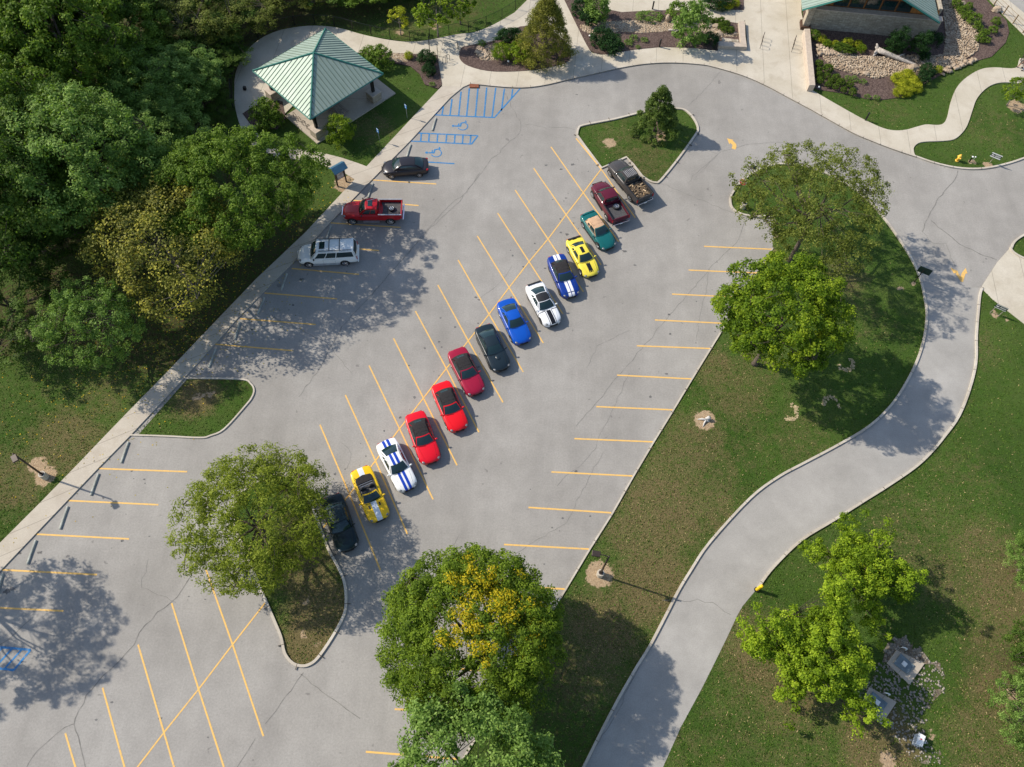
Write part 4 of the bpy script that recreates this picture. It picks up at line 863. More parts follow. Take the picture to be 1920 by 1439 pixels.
def proto(kind,key=None,**k):
    key=key or kind
    if key in PROTO: return PROTO[key]
    D={'ash':dict(mat='ash',R=6.4,Hc=7.2,nc=520,rc=.72,nl=62,ls=.27,aspect=.3,gap=.0,lobes=6,lob=.18,flatn=.7),
     'olive':dict(mat='olive',R=6.6,Hc=7.0,nc=560,rc=.62,nl=46,ls=.24,aspect=.45,gap=.5,lobes=9,lob=.34),
     'maple':dict(mat='maple',R=5.7,Hc=8.2,nc=430,rc=.62,nl=105,ls=.2,aspect=.75,lobes=6,lob=.12),
     'oak':dict(mat='oak',R=7.2,Hc=9,nc=560,rc=.72,nl=120,ls=.22,aspect=.65,gap=.3,lobes=8,lob=.26),
     'wood':dict(mat='wood',R=5.4,Hc=8.5,nc=340,rc=.68,nl=105,ls=.21,aspect=.6,gap=.25,lobes=8,lob=.3),
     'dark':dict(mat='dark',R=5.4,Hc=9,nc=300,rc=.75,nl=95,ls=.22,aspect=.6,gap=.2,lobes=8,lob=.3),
     'gold':dict(mat='gold',R=6.2,Hc=8,nc=480,rc=.95,nl=46,ls=.21,aspect=.7,gap=.6,lobes=8,lob=.3),
     'pear':dict(mat='pear',R=4.6,Hc=6.4,nc=380,rc=.55,nl=85,ls=.2,aspect=.65,shape='irreg',lobes=7,lob=.4),
     'cypress':dict(mat='cypress',R=3.0,Hc=9.5,nc=420,rc=.55,nl=60,ls=.26,aspect=.22,shape='cone',up=-.2,flatn=.3),
     'holly':dict(mat='holly',R=2.35,Hc=5.4,nc=190,rc=.36,nl=85,ls=.17,aspect=.6,shape='cone',lobes=6,lob=.25),
     'sap':dict(mat='maple',R=1.2,Hc=2.4,nc=50,rc=.3,nl=40,ls=.16,aspect=.6,gap=.4,lobes=5,lob=.4)}[kind]
    D=dict(D);D.update(k);cz=D.pop('cz',{'ash':5.4,'olive':6,'maple':5,'oak':7.2,'wood':8.2,'dark':7.6,'gold':6.6,'pear':5.2,'cypress':5.2,'holly':2.9,'sap':2.2}[kind])
    r=D.pop('tr',{'sap':.06,'holly':.11,'cypress':.22,'pear':.16}.get(kind,.26));mt=D.pop('mat');bark=D.pop('bark','barkg' if kind in('gold','sap') else 'bark')
    seed=D.pop('seed',hash(key)%1000 if 0 else sum(map(ord,key)))
    me,c=crown_mesh('crown_'+kind,LM[mt],seed=seed,**D)
    tm=trunk_mesh('trunk_'+kind,M[bark],0,r,cz,D['R'],D['Hc'],c,seed,nlimb=5 if kind in('sap','holly','cypress','gold') else 9,ntwig=20 if kind in('sap','holly') else 130)
    PROTO[key]=(me,tm,cz);return PROTO[key]
def tree(name,label,cat,px,py,key,s=1.,rz=0.,sz=None,group=None,base=None,kind=None,**k):
    me,tm,cz=proto(kind or key.split('_')[0],key,**k);sz=sz or s
    x,y=P(px,py,cz*sz) if base is None else P(*base)
    root=empty(name,(x,y,0),rz,label,cat,group);root.scale=(s,s,sz)
    a=link('crown',me,root);a.location=(0,0,cz)
    if base is not None: # crown leans away from the trunk foot
        c=P(px,py,cz*sz);ox,oy=(c[0]-x)/s,(c[1]-y)/s;a.location=(ox,oy,cz);tm=tm.copy()
        for v in tm.vertices:
            k=max(0,v.co.z/cz)**1.3;k=min(k,1);v.co.x+=ox*k;v.co.y+=oy*k
    link('trunk',tm,root);return root
T=tree
T('ash_tree','feathery light green tree with see-through crown on the kerbed lower island','tree',472,973,'ash',.86,.4)
T('locust_tree','wide sparse olive green tree beside the stop sign at the lot corner','tree',1537,388,'olive',.86,1.1,cz=9)
T('maple_tree','dense rounded bright green tree on the grass between lot and drive','tree',1472,590,'maple',.9,.2,.9,cz=9,Hc=9)
T('ash_tree','large green tree with a patch of yellow leaves near the bottom edge','tree',882,1190,'ash_yellow',.88,0,None,base=(958,1286),cz=7.6,kind='ash',mat='ashg',R=6.5,Hc=7.4,nc=950,rc=.66,nl=105,ls=.22,aspect=.44,yel=(1.2,1.3,2.2,2.9,.62),lob=.12,gap=0,seed=5)
T('oak_tree','bushy bluish green tree cut off by the bottom edge of the photo','tree',900,1476,'wood_front',1.0,2.,None,kind='wood',R=5.4,Hc=7,nc=360,nl=100,ls=.2,cz=8.5)
T('pear_tree','spiky yellow-green tree, the upper of the two by the utility pads','tree',1612,1072,'pear_a',.73,.5,.8,kind='pear')
T('pear_tree','spreading yellow-green tree, the lower of the two by the utility pads','tree',1540,1230,'pear_b',.88,2.2,.88,kind='pear',nc=460)
T('holly_tree','small dense cone-shaped tree on the upper grass island','tree',1236,206,'holly',1.,0.)
T('oak_tree','big dark green tree overhanging the sidewalk and the silver suv','tree',433,360,'oak',.85,0.3,.92)
T('maple_tree','thinning yellow and brown tree with bare grey branches at the wood edge','tree',308,458,'gold',.98,1.7)
T('maple_tree','small blue-green tree in front of the yellowing one','tree',172,605,'wood_low',.68,.9,.75,kind='wood',R=5.2,nc=320,nl=80,cz=6.5)
T('cypress_tree','feathery olive brown conical tree in the round mulch bed','tree',1024,52,'cypress',1.08,0,.74)
T('oak_tree','small leaning branchy tree at the right edge above the utility pads','tree',1958,1050,'wood_low',.46,2.,.5)
T('oak_tree','round dark bush-like tree at the right edge beside the utility pads','tree',1972,1235,'dark',.5,2.,.5)
T('oak_tree','low green tree at the right edge below the other two','tree',1966,1340,'wood_low',.56,.3,.5)
T('oak_tree','tree outside the left edge whose round shadow lies on the lot','tree',-308,1048,'oak_out',.72,.0,.8,kind='oak',nc=300,nl=90,cz=10)
# the wood on the left: every crown its own tree
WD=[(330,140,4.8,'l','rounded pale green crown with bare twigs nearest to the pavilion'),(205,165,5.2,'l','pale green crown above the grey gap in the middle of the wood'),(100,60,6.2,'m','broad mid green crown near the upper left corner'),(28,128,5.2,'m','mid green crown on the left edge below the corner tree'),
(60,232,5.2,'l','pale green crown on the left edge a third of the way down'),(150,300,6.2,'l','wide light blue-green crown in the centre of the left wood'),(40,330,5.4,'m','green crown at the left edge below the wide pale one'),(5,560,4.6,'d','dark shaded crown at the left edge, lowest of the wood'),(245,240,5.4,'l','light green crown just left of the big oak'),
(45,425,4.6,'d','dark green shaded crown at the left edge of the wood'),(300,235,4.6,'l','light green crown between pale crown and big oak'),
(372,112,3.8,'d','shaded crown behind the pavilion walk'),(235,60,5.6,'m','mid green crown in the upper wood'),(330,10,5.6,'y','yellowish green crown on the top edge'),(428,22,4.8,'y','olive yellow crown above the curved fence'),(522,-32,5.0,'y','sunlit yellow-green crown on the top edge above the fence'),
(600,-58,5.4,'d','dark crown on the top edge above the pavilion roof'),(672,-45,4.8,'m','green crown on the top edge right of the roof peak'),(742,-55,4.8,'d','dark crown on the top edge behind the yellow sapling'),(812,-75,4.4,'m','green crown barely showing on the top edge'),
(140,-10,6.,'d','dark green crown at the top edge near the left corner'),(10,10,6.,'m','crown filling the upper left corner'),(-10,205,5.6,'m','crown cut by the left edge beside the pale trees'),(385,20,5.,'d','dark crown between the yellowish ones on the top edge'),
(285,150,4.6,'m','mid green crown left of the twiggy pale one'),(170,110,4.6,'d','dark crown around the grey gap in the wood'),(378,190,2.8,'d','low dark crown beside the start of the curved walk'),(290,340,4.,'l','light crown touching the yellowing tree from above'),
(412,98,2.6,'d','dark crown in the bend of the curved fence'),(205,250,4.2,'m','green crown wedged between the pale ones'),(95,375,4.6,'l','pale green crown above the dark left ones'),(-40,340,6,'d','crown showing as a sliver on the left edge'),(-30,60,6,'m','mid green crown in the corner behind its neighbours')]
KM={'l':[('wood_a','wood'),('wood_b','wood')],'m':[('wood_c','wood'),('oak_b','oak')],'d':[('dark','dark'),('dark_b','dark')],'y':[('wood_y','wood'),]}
KW={'wood_a':{},'wood_b':{},'wood_c':dict(mat='oak',nl=80,ls=.25),'oak_b':dict(nc=330,nl=80,R=5.6,ls=.25,mat='oak',cz=8),'dark':{},'dark_b':{},'wood_y':dict(mat='olive',nl=80)}
rw=random.Random(21)
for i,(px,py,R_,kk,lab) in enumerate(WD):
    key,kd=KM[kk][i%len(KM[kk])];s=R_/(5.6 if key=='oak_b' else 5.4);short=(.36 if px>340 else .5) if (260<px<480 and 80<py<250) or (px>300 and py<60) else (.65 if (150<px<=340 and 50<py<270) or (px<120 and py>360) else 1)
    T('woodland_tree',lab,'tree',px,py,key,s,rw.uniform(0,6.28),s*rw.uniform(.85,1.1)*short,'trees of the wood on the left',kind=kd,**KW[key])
T('sapling','tiny yellow sapling in a mulch ring beyond the curved fence','sapling',748,34,'sap_y',1.,0.,kind='sap',mat='lime',R=1.1,nc=36);T('sapling','pale green young tree beyond the curved fence','sapling',818,18,'sap',1.6,1.);T('sapling','second pale young tree beyond the fence, nearer the top edge','sapling',862,4,'sap',1.3,2.)
T('sapling','staked sapling in a mulch ring on the lawn at the right edge','sapling',1910,168,'sap',1.0,1.)
# ------------------------------------------------ shrubs
SP={}
def sproto(kind):
    if kind in SP: return SP[kind]
    D={'ball':dict(mat='box',R=.72,Hc=1.25,nc=120,rc=.15,nl=30,ls=.09,aspect=.6,lob=.05,lobes=3),
       'dball':dict(mat='juniper',R=.85,Hc=1.4,nc=90,rc=.26,nl=32,ls=.13,aspect=.5,lob=.12,lobes=4),
       'lime':dict(mat='lime',R=.8,Hc=1.3,nc=80,rc=.28,nl=28,ls=.14,aspect=.45,lob=.15,lobes=4),
       'loose':dict(mat='oak',R=.85,Hc=1.5,nc=60,rc=.28,nl=30,ls=.15,aspect=.5,lob=.3,lobes=5),
       'low':dict(mat='wood',R=.85,Hc=.8,nc=45,rc=.22,nl=24,ls=.14,aspect=.4,lob=.4,lobes=6),
       'bright':dict(mat='maple',R=.85,Hc=1.3,nc=90,rc=.26,nl=34,ls=.13,aspect=.35,lob=.12,lobes=5),
       'tall':dict(mat='wood',R=.85,Hc=3.0,nc=120,rc=.26,nl=42,ls=.13,aspect=.6,lob=.3,lobes=6),
       'feather':dict(mat='maple',R=.85,Hc=2.2,nc=90,rc=.26,nl=36,ls=.2,aspect=.2,lob=.35,lobes=6),'weep':dict(mat='juniper',R=.85,Hc=3.2,nc=110,rc=.3,nl=40,ls=.2,aspect=.25,lob=.4,lobes=7,up=-.6),
       'grass':dict(mat='lime',R=.8,Hc=1.1,nc=60,rc=.34,nl=36,ls=.3,aspect=.12,lob=.15,lobes=4,flatn=.1)}[kind]
    me,c=crown_mesh('foliage_'+kind,LM[D.pop('mat')],seed=sum(map(ord,kind)),**D);SP[kind]=(me,D['Hc']);return SP[kind]
def shrub(name,label,px,py,r,kind,group=None,z0=.1,sx=1.,rz=None,cat='shrub',sz=1.):
    me,hc=sproto(kind);h=hc*.42*r*sz
    x,y=P(px,py,z0+h);o=link(name,me);o.location=(x,y,z0+h);o.scale=(r*sx,r,r*sz);o.rotation_euler=(0,0,rz if rz is not None else (px*7+py*3)%6.28)
    return tag(o,label,cat,group)
S=shrub
S('spirea_shrub','left of two bright green mounds in the round mulch bed',940,98,1.2,'bright');S('spirea_shrub','right of two bright green mounds, beside the conical tree',976,99,1.5,'bright')
S('juniper_shrub','dark green spreading shrub behind the two bright mounds',953,68,1.0,'dball',sx=1.8,rz=.35);S('grass_tuft','small grassy tuft at the top of the round mulch bed',903,81,.6,'low')
S('juniper_shrub','dark shrub at the top left of the long mulch bed',1091,14,1.3,'dball');S('juniper_shrub','dark shrub below the leafy one in the long mulch bed',1106,31,1.25,'dball');S('leafy_shrub','tall leafy green shrub at the path corner of the long bed',1120,12,1.5,'tall',sz=.9)
S('juniper_shrub','left half of the paired dark mounds below the gravel',1128,70,1.35,'dball');S('juniper_shrub','right half of the paired dark mounds below the gravel',1147,84,1.4,'dball')
S('low_shrub','low feathery shrub above the gravel of the long bed',1219,31,1.1,'low',sx=1.7,rz=0);S('round_shrub','round olive green bush at the top of the long bed',1271,24,1.45,'loose');S('young_tree','upright oval green tree in the long garden bed','' and 0 or 1300,52,1.75,'tall',cat='tree',sz=1.05)
S('low_shrub','small tuft left of the tiny plants in the long bed',1178,80,.6,'low');S('low_shrub','small tuft in the middle of the long bed mulch',1188,72,.6,'low');S('low_shrub','small tuft right of the middle in the long bed',1208,75,.5,'low');S('low_shrub','tiny tuft low in the long bed mulch',1196,88,.35,'low')
for i,(px,py,w_) in enumerate(((1333,40,'leftmost of the upper three'),(1343,40,'middle of the upper three'),(1353,39,'rightmost of the upper three'),(1352,49,'left of the middle two'),(1362,45,'right of the middle two'),(1360,56,'left of the lowest two'),(1370,57,'right of the lowest two'))):
    S('boxwood_ball','small clipped ball, '+w_+' beside the low wall',px,py,.62,'ball','clipped balls beside the low wall')
S('juniper_shrub','dark round shrub at the right end of the long bed',1334,74,1.0,'dball')
S('juniper_shrub','dark green shrub at the top edge above the long bed',1345,3,1.2,'dball',sx=1.6,rz=0);S('spirea_shrub','small yellow shrub left of three near the top edge',1350,11,.55,'lime');S('spirea_shrub','small yellow shrub in the middle of three near the top edge',1366,12,.6,'lime');S('spirea_shrub','small yellow shrub right of three near the top edge',1379,7,.6,'lime')
S('leafy_shrub','dark leafy bush at the right side of the pavilion roof',710,108,1.5,'loose');S('leafy_shrub','smaller bush against the pavilion behind the leafy one',690,100,1.0,'loose');S('boxwood_ball','larger dark ball in the corner bed by the hatching',800,110,1.1,'dball');S('boxwood_ball','smaller dark ball just below the larger one',804,132,.8,'dball')
S('spirea_shrub','tiny yellowish shrub in the pavilion corner bed',766,105,.55,'lime');S('low_shrub','tiny tuft at the lower end of the corner bed',810,158,.4,'low')
S('feathery_shrub','tall feathery yellow-green shrub in front of the pavilion',634,246,1.45,'feather');SP_last=col.objects[-1] if 0 else None
S('leafy_shrub','broad green shrub between walk and pavilion steps',495,212,1.7,'loose');S('leafy_shrub','smaller green shrub beside the pavilion railing',512,224,1.2,'loose')
q=lambda x,y:Z(1520,60,6.857,(x,y))[0]
for px,py,r,w_ in((110,405,.62,'top left'),(225,475,.8,'largest, upper middle'),(105,490,.5,'second from the top by the wall'),(110,550,.55,'third by the wall'),(215,570,.55,'below the largest'),(330,590,.65,'upper right'),(125,625,.6,'lowest by the wall'),(270,630,.52,'centre'),(225,675,.52,'left of the bottom row'),(390,650,.7,'second largest, right of centre'),(320,705,.52,'middle of the bottom row'),(505,675,.6,'far right'),(430,745,.5,'right of the bottom row'),(540,770,.62,'lowest right')):
    S('boxwood_ball','clipped ball by the ramp wall, '+w_+' of its cluster',*q(px,py),r,'ball','clipped balls beside the ramp wall')
for px,py,r,k_,lab in((150,95,.58,'lime','yellow-green shrub nearest the wall lamp'),(210,150,.55,'bright','green ball beside the yellow one by the wall lamp'),(320,160,.52,'lime','yellow-green shrub left of the clipped hedge'),(470,150,.75,'lime','yellow shrub behind the clipped hedge'),(605,165,.6,'lime','yellow shrub left of the driftwood root'),(655,215,.6,'bright','green shrub touching the yellow one by the driftwood'),(1115,135,1.1,'weep','tall weeping evergreen left of two at the stone wall'),(1405,175,1.05,'weep','tall weeping evergreen right of two at the stone wall'),(1600,90,1.0,'dball','dark shrub in the building shade at its corner'),(1470,310,.7,'dball','low dark shrub at the foot of the right weeping evergreen'),(1060,235,.9,'low','pale grassy tuft behind the driftwood log'),
 (1510,500,.95,'dball','dark round shrub at the tail of the driftwood'),(1455,590,.85,'dball','dark shrub just below the round one at the driftwood tail'),(1640,490,.55,'lime','yellow shrub beside the dark round one'),(60,40,.7,'loose','dark shrub in the corner between ramp wall and building'),
 (1120,600,.85,'grass','golden grass clump at the upper left of the golden patch'),(1240,555,.95,'grass','brightest golden clump at the top of the patch'),(1180,680,.95,'grass','golden grass clump in the middle of the patch'),(1320,640,.95,'grass','golden grass clump at the right of the patch'),(1350,710,.9,'grass','golden grass clump at the lower right of the patch'),(1140,780,.75,'grass','golden grass clump at the lowest left of the patch'),(1230,760,.85,'grass','golden grass clump at the bottom of the patch'),
 (670,640,.5,'low','wispy plant in the mulch right of the clipped balls'),(850,845,.45,'low','small light plant at the lower edge of the mulch'),(730,830,.42,'low','small plant left of the light one at the mulch edge'),(480,590,.45,'low','small plant above the far right clipped ball'),(570,605,.5,'low','low plant between balls and gravel')):
    S('garden_plant' if k_ in('low','grass') else 'garden_shrub',lab,*q(px,py),r,k_,z0=.08,cat='plant' if k_ in('low','grass') else 'shrub',sz=.7 if k_=='grass' else 1.)
h_=MB();r=random.Random(4)
x,y=P(*q(435,215),.5);me,c=crown_mesh('foliage_hedge',LM['bright' if 0 else 'box'],.72,1.1,140,.18,30,.1,.6,77,lob=.02);o=link('clipped_hedge',me);o.location=(x,y,.5);o.scale=(1.9,.75,.9);o.rotation_euler=(0,0,-.28);tag(o,'clipped oblong hedge beside the stone edging','hedge')
q5=lambda x,y:Z(1500,0,4.569,(x,y))[0]
for i,(px,py,r,w_) in enumerate(((1340,30,.7,'topmost'),(1400,88,.7,'second from the top'),(1435,132,.7,'third from the top'),(1500,160,.9,'largest'),(1450,52,.5,'small upper right'),(1680,185,.6,'far right'),(1530,232,.6,'left of the lower group'),(1660,255,.6,'right of the lower group'),(1585,285,.6,'centre of the lower group'),(1545,325,.6,'lowest left'),(1605,345,.5,'lowest right'))):
    S('low_shrub','low green plant in the mulch behind the building, '+w_,*q5(px,py),r,'loose','low plants right of the gravel stream',z0=.06)
# fallen leaves along the wood
g=np.random.default_rng(12);pts=[]
for px,py,r,n in((330,600,6,260),(430,560,5,220),(250,500,6,200),(480,480,4,120),(200,680,6,160),(120,760,7,110),(370,650,4,120),(60,860,6,60),(560,440,3,80),(600,370,3,50),(250,720,4,80)):
    x,y=P(px,py);pts.append(np.stack([x+g.normal(size=n)*r*.7,y+g.normal(size=n)*r*.7,np.full(n,.03)],1))
p=np.concatenate(pts);n=len(p);p[:,2]=np.where(inpoly(p[:,0],p[:,1],W(swl+[(868,165),(845,184),(770,265),(620,418),(400,650),(185,879),(-260,1352)])),.115,.03)
me=leaves('fallen_leaves',LM['gold'],p,nrm(np.stack([g.normal(size=n)*.3,g.normal(size=n)*.3,np.ones(n)],1)),.13,.8,g.random(n),g.random(n)*.8,g);tag(link('fallen_leaves',me),kind='stuff')
# turf: short blades and tufts over the visible lawn
g=np.random.default_rng(31);n=230000
px=g.uniform(-20,1940,n);py=g.uniform(-10,1450,n)
xx=(px-960)/F;yy=(719.5-py)/F;c_,s_=math.cos(ROLL),math.sin(ROLL);xx,yy=xx*c_-yy*s_,xx*s_+yy*c_
tt=H/(math.sin(PITCH)-yy*math.cos(PITCH));gx=xx*tt;gy=(math.cos(PITCH)+yy*math.sin(PITCH))*tt
bad=inpoly(gx,gy,outer)&~inpoly(gx,gy,I1w)&~inpoly(gx,gy,I3w)&~inpoly(gx,gy,I2w)
for L in (W(swl+[(868,165),(845,184),(770,265),(620,418),(400,650),(185,879),(-260,1352)]),pl,W([(666,338),(590,307),(500,292),(500,280),(592,285),(689,314)]),W([(1894,465),(1925,490),(1990,670),(1861,562),(1839,540),(1870,492)]),W(bed4),W([(534,220),(595,271),(741,176),(600,100)]),g5w,W([(1848,-10),(1921,66),(1990,140),(1990,-60)])): bad|=inpoly(gx,gy,L)
gx=gx[~bad];gy=gy[~bad];n=len(gx)
ix=np.clip(np.searchsorted(xs,gx),0,nx-1);iy=np.clip(np.searchsorted(ys,gy),0,ny-1)
def at_(nm):
    L={'dry':dry,'soil':soil,'litter':litter}[nm];return blob(L).reshape(ny,nx)[iy,ix]
dv=np.clip(at_('dry'),0,1);sv=at_('soil');lv=at_('litter');k=(sv<.45)&(g.random(n)>np.clip(lv*.8,0,.85));gx,gy,dv=gx[k],gy[k],dv[k];n=len(gx)
p=np.stack([gx,gy,np.full(n,.03)],1);cl=.5+.5*np.sin(gx*.9+2*np.sin(gy*.7))*np.sin(gy*1.1+np.sin(gx*.6))
LM['turf']=leafmat('turf_blades',(.035,.08,.008),(.075,.14,.016),(.14,.2,.035),yel=(.42,.32,.16),trans=.2)
me=leaves('grass_blades',LM['turf'],p,nrm(g.normal(size=(n,3))*np.array([1,1,.6])+np.array([0,0,.7])),.17,.35,np.clip(g.normal(size=n)*.2+.35+.3*cl,0,1),(g.random(n)<dv*.4+.03)*g.uniform(.4,1,n),g);tag(link('grass_tufts',me),kind='stuff')
# ================================================================== BUILDINGS AND STREET FURNITURE
M['roofg']=NT('green_standing_seam_metal');t=M['roofg'];n=t.noise(.8,4);M['roofg']=t.fin(t.ramp(n,(.3,(.25,.32,.26)),(.7,(.30,.37,.31))),.56,.2,.4,**{})
M['seam']=flat('roof_seam_green',(.14,.19,.15),.5,.2);M['roofe']=NT('teal_roof_trim').fin((.03,.17,.13),.5)
t=NT('stone_masonry');br=t.n('TexBrick',i_Scale=1.6);
t.set(br,'Color1',(.30,.25,.18));t.set(br,'Color2',(.44,.38,.29));t.set(br,'Mortar',(.2,.17,.13));t.set(br,'Mortar Size',.02);br.inputs['Brick Width'].default_value=.9;br.inputs['Row Height'].default_value=.22
mp=t.n('Mapping',i_Rotation=(PI/2,0,0));t.set(mp,0,t.obj());t.set(br,'Vector',mp.outputs[0]);n=t.noise(4,4)
M['masonry']=t.fin(t.mix(.5,br.outputs[0],t.ramp(n,(.3,.3),(.7,.7)),'OVERLAY'),.9)
M['stonecap']=flat('limestone_cap',(.5,.42,.34),.85);M['pink']=flat('tan_stone_coping',(.46,.38,.30),.85,var=.12)
M['cedar']=flat('cedar_cladding',(.36,.14,.035),.6,var=.35,sc_=4);M['dwood']=flat('dark_brown_soffit',(.07,.035,.02),.7)
V3=lambda p,z:(p[0],p[1],z)
# pavilion
ez=3.5;co=[Vector(P(474,135,ez)),Vector(P(579,224,ez)),Vector(P(719,137,ez)),Vector(P(612,54,ez))];cen=sum(co,Vector((0,0)))/4
ang=math.atan2((co[1]-co[0]).y,(co[1]-co[0]).x);hs_=sum((co[(i+1)%4]-co[i]).length for i in range(4))/8
pv=empty('pavilion',(cen.x,cen.y,0),ang,'open picnic pavilion with a green pyramid metal roof, one side glaring white','pavilion')
rm=MB();az=ez+2.35;k=hs_
cs=[(-k,-k),(k,-k),(k,k),(-k,k)]
rm.add([V3(c,ez) for c in cs]+[(0,0,az)],[(0,1,4),(1,2,4),(2,3,4),(3,0,4),(3,2,1,0)])
nr=21;sm_=MB()
for i in range(4):
    a=Vector(cs[i]);b=Vector(cs[(i+1)%4]);mid=(a+b)/2;inw=-mid.normalized()
    for j in range(1,nr):
        f=j/nr;e=a.lerp(b,f);L=k*(1-abs(2*f-1))
        p0=V3(e,ez+.02);p1=V3(e+inw*L,ez+.02+(az-ez)*L/k);sm_.tube([p0,p1],.035,4)
part(rm,'roof',M['roofg'],pv);part(sm_,'standing_seams',M['seam'],pv)
for c in cs: part(MB().tube([V3(c,ez+.03),(0,0,az+.04)],.09,6),'hip_cap',M['roofe'] ,pv)
fm=MB()
for i in range(4): fm.tube([V3(cs[i],ez-.03),V3(cs[(i+1)%4],ez-.03)],.08,4)
part(fm,'eave_gutter',M['roofe'],pv)
for sx,sy in cs:
    x=sx*.80;y=sy*.80
    part(MB().box((x,y,.55),(1.15,1.15,1.1)),'stone_pier',M['masonry'],pv,bevel=.03);part(MB().box((x,y,1.14),(1.25,1.25,.08)),'pier_cap',M['stonecap'],pv,bevel=.015);part(MB().box((x,y,2.3),(.28,.28,2.3)),'column',M['black'],pv)
for i in range(4):
    a=Vector(cs[i])*.8;b=Vector(cs[(i+1)%4])*.8;part(MB().tube([V3(a,ez-.15),V3(b,ez-.15)],.12,4),'beam',M['dwood'],pv)
a_=P(595,271);b_=P(741,176)
inv=lambda p:((p[0]-cen.x)*math.cos(ang)+(p[1]-cen.y)*math.sin(ang),-(p[0]-cen.x)*math.sin(ang)+(p[1]-cen.y)*math.cos(ang))
A_=inv(P(534,220));B_=inv(a_);C_=inv(b_)
part(MB().prism([(A_[0],B_[1]),(C_[0] if C_[0]>B_[0] else B_[0],B_[1]),(max(B_[0],C_[0]),C_[1]),(A_[0],C_[1])],-.05,.15),'floor_slab',M['slab'],pv)
part(MB().box((-k*.86,-.2,.5),(.35,k*.9,.9)),'low_stone_wall',M['masonry'],pv,bevel=.02)
for q in range(3):
    tb=empty('picnic_table',(0,0,0),ang,'picnic table in the shade under the pavilion roof','table','tables under the pavilion roof')
    lx,ly=(-1.5+2.2*q,.6-.5*q);tb.location=(cen.x+lx*math.cos(ang)-ly*math.sin(ang),cen.y+lx*math.sin(ang)+ly*math.cos(ang),.15)
    part(MB().box((0,0,.74),(1.8,.7,.05)),'tabletop',M['wood'],tb)
    for s in(1,-1): part(MB().box((0,s*.7,.44),(1.8,.25,.05)),'bench_seat',M['wood'],tb);part(MB().box((s*.65,0,.4),(.08,1.4,.06)).tube([(s*.65,-.35,0),(s*.65,.2,.72)],.03,4).tube([(s*.65,.35,0),(s*.65,-.2,.72)],.03,4),'leg',M['wood'],tb)
# visitor centre (gable end faces the garden)
e1=Vector(P(1505,18,3.4));e2=Vector(P(1762,42,3.4));d=(e2-e1).normalized();bk=Vector((-d.y,d.x));mid=(e1+e2)/2;wid_=(e2-e1).length/2
va=math.atan2(d.y,d.x);vc=empty('visitor_centre',(mid.x,mid.y,0),va,'stone and cedar building with a green gabled metal roof at the top edge','building')
hw=wid_;L_=18.;rz=6.9
for s in(1,-1):
    m=MB();m.add([(s*hw,0,3.4),(0,0,rz),(0,L_,rz),(s*hw,L_,3.4),(s*hw,0,3.22),(0,0,rz-.18),(0,L_,rz-.18),(s*hw,L_,3.22)],[(0,1,2,3) if s<0 else (3,2,1,0),(4,7,6,5) if s<0 else (5,6,7,4),(0,4,5,1),(0,3,7,4),(2,6,7,3)])
    for j in range(34):
        y=.25+j*.45 if j*.45<L_ else L_;m.tube([(s*hw,y,3.42),(0,y,rz+.02)],.022,4)
    part(m,'roof_slope',M['roofg'],vc);part(MB().tube([(s*hw,-.02,3.33),(0,-.02,rz-.07)],.12,4),'fascia',M['roofe'],vc)
w0=Vector(P(1512,53.5));w1=Vector(P(1746,76.5));wl=lambda p:((p-mid).dot(d),(p-mid).dot(bk))
a0=wl(w0);a1=wl(w1);yf=(a0[1]+a1[1])/2
part(MB().box(((a0[0]+a1[0])/2,yf+.3,1.25),(a1[0]-a0[0],.6,2.5)),'stone_wall',M['masonry'],vc,bevel=.02)
part(MB().box(((a0[0]+a1[0])/2,yf+.35,2.54),(a1[0]-a0[0]+.1,.75,.08)),'stone_sill',M['stonecap'],vc)
m=MB();xa,xb_=a0[0]+.4,a1[0]-.4;yw=yf+.9
pr_=lambda x:3.3+(rz-3.5)*(1-abs(x)/hw)
m.add([(xa,yw,2.5),(xb_,yw,2.5),(xb_,yw,pr_(xb_)),(0,yw,pr_(0)),(xa,yw,pr_(xa))],[(0,1,2,3,4)]);part(m,'cedar_gable',M['cedar'],vc)
for s in(0,1):
    x=(a0[0]+.3,a1[0]-.3)[s];part(MB().box((x,yw+8,1.6),(.4,15.5,3.2)),'side_wall',M['masonry'],vc)
for j in range(5):
    x=-2.9+j*1.75;f=part(MB().box((x,yw-.05,3.25),(1.6,.08,1.25)),'window',M['dwood'],vc);part(MB().box((x,yw-.1,3.25),(1.46,.03,1.1)),'pane',M['glass'],f)
part(MB().box((a0[0]-.25,yf+.2,1.7),(.7,.9,3.4)),'corner_pier',M['masonry'],vc,bevel=.02);part(MB().box((a0[0]-.25,yf+.2,.25),(1.1,1.3,.5)),'pier_base',M['dwood'],vc)
# garden walls
def wallobj(name,px,z0,z1,mat,label,cap=None):
    o=MB().prism([P(x,y,z1) for x,y in px],z0,z1).build(name,mat,bevel=.03);return tag(o,label,'wall')
wallobj('ramp_wall',[(1508,54),(1519,54),(1522,88),(1529,160),(1517.5,160)],0,.95,M['pink'],'long straight tan stone wall between plaza and garden')
wallobj('low_wall',[(1385,40),(1397,40),(1398,68),(1401,88.5),(1347,86),(1347,77),(1389,80)],0,.55,M['pink'],'low L-shaped tan wall around the end of the long bed')
wallobj('planter_trough',[(1354,70.5),(1385,74.5),(1385,79),(1354,77)],0,.5,M['masonry'],'narrow stone trough inside the corner of the low wall')
struct('road_beyond',MB().prism(W([(1888,0),(1920,26),(1990,80),(1990,-60),(1850,-40)]),-.1,.02),M['asphalt2'])
walk('path_beyond',W([(1846,-10),(1872,20),(1921,68),(1990,140),(1990,80),(1920,26),(1888,0),(1870,-20)]),.08,M['plaza'])
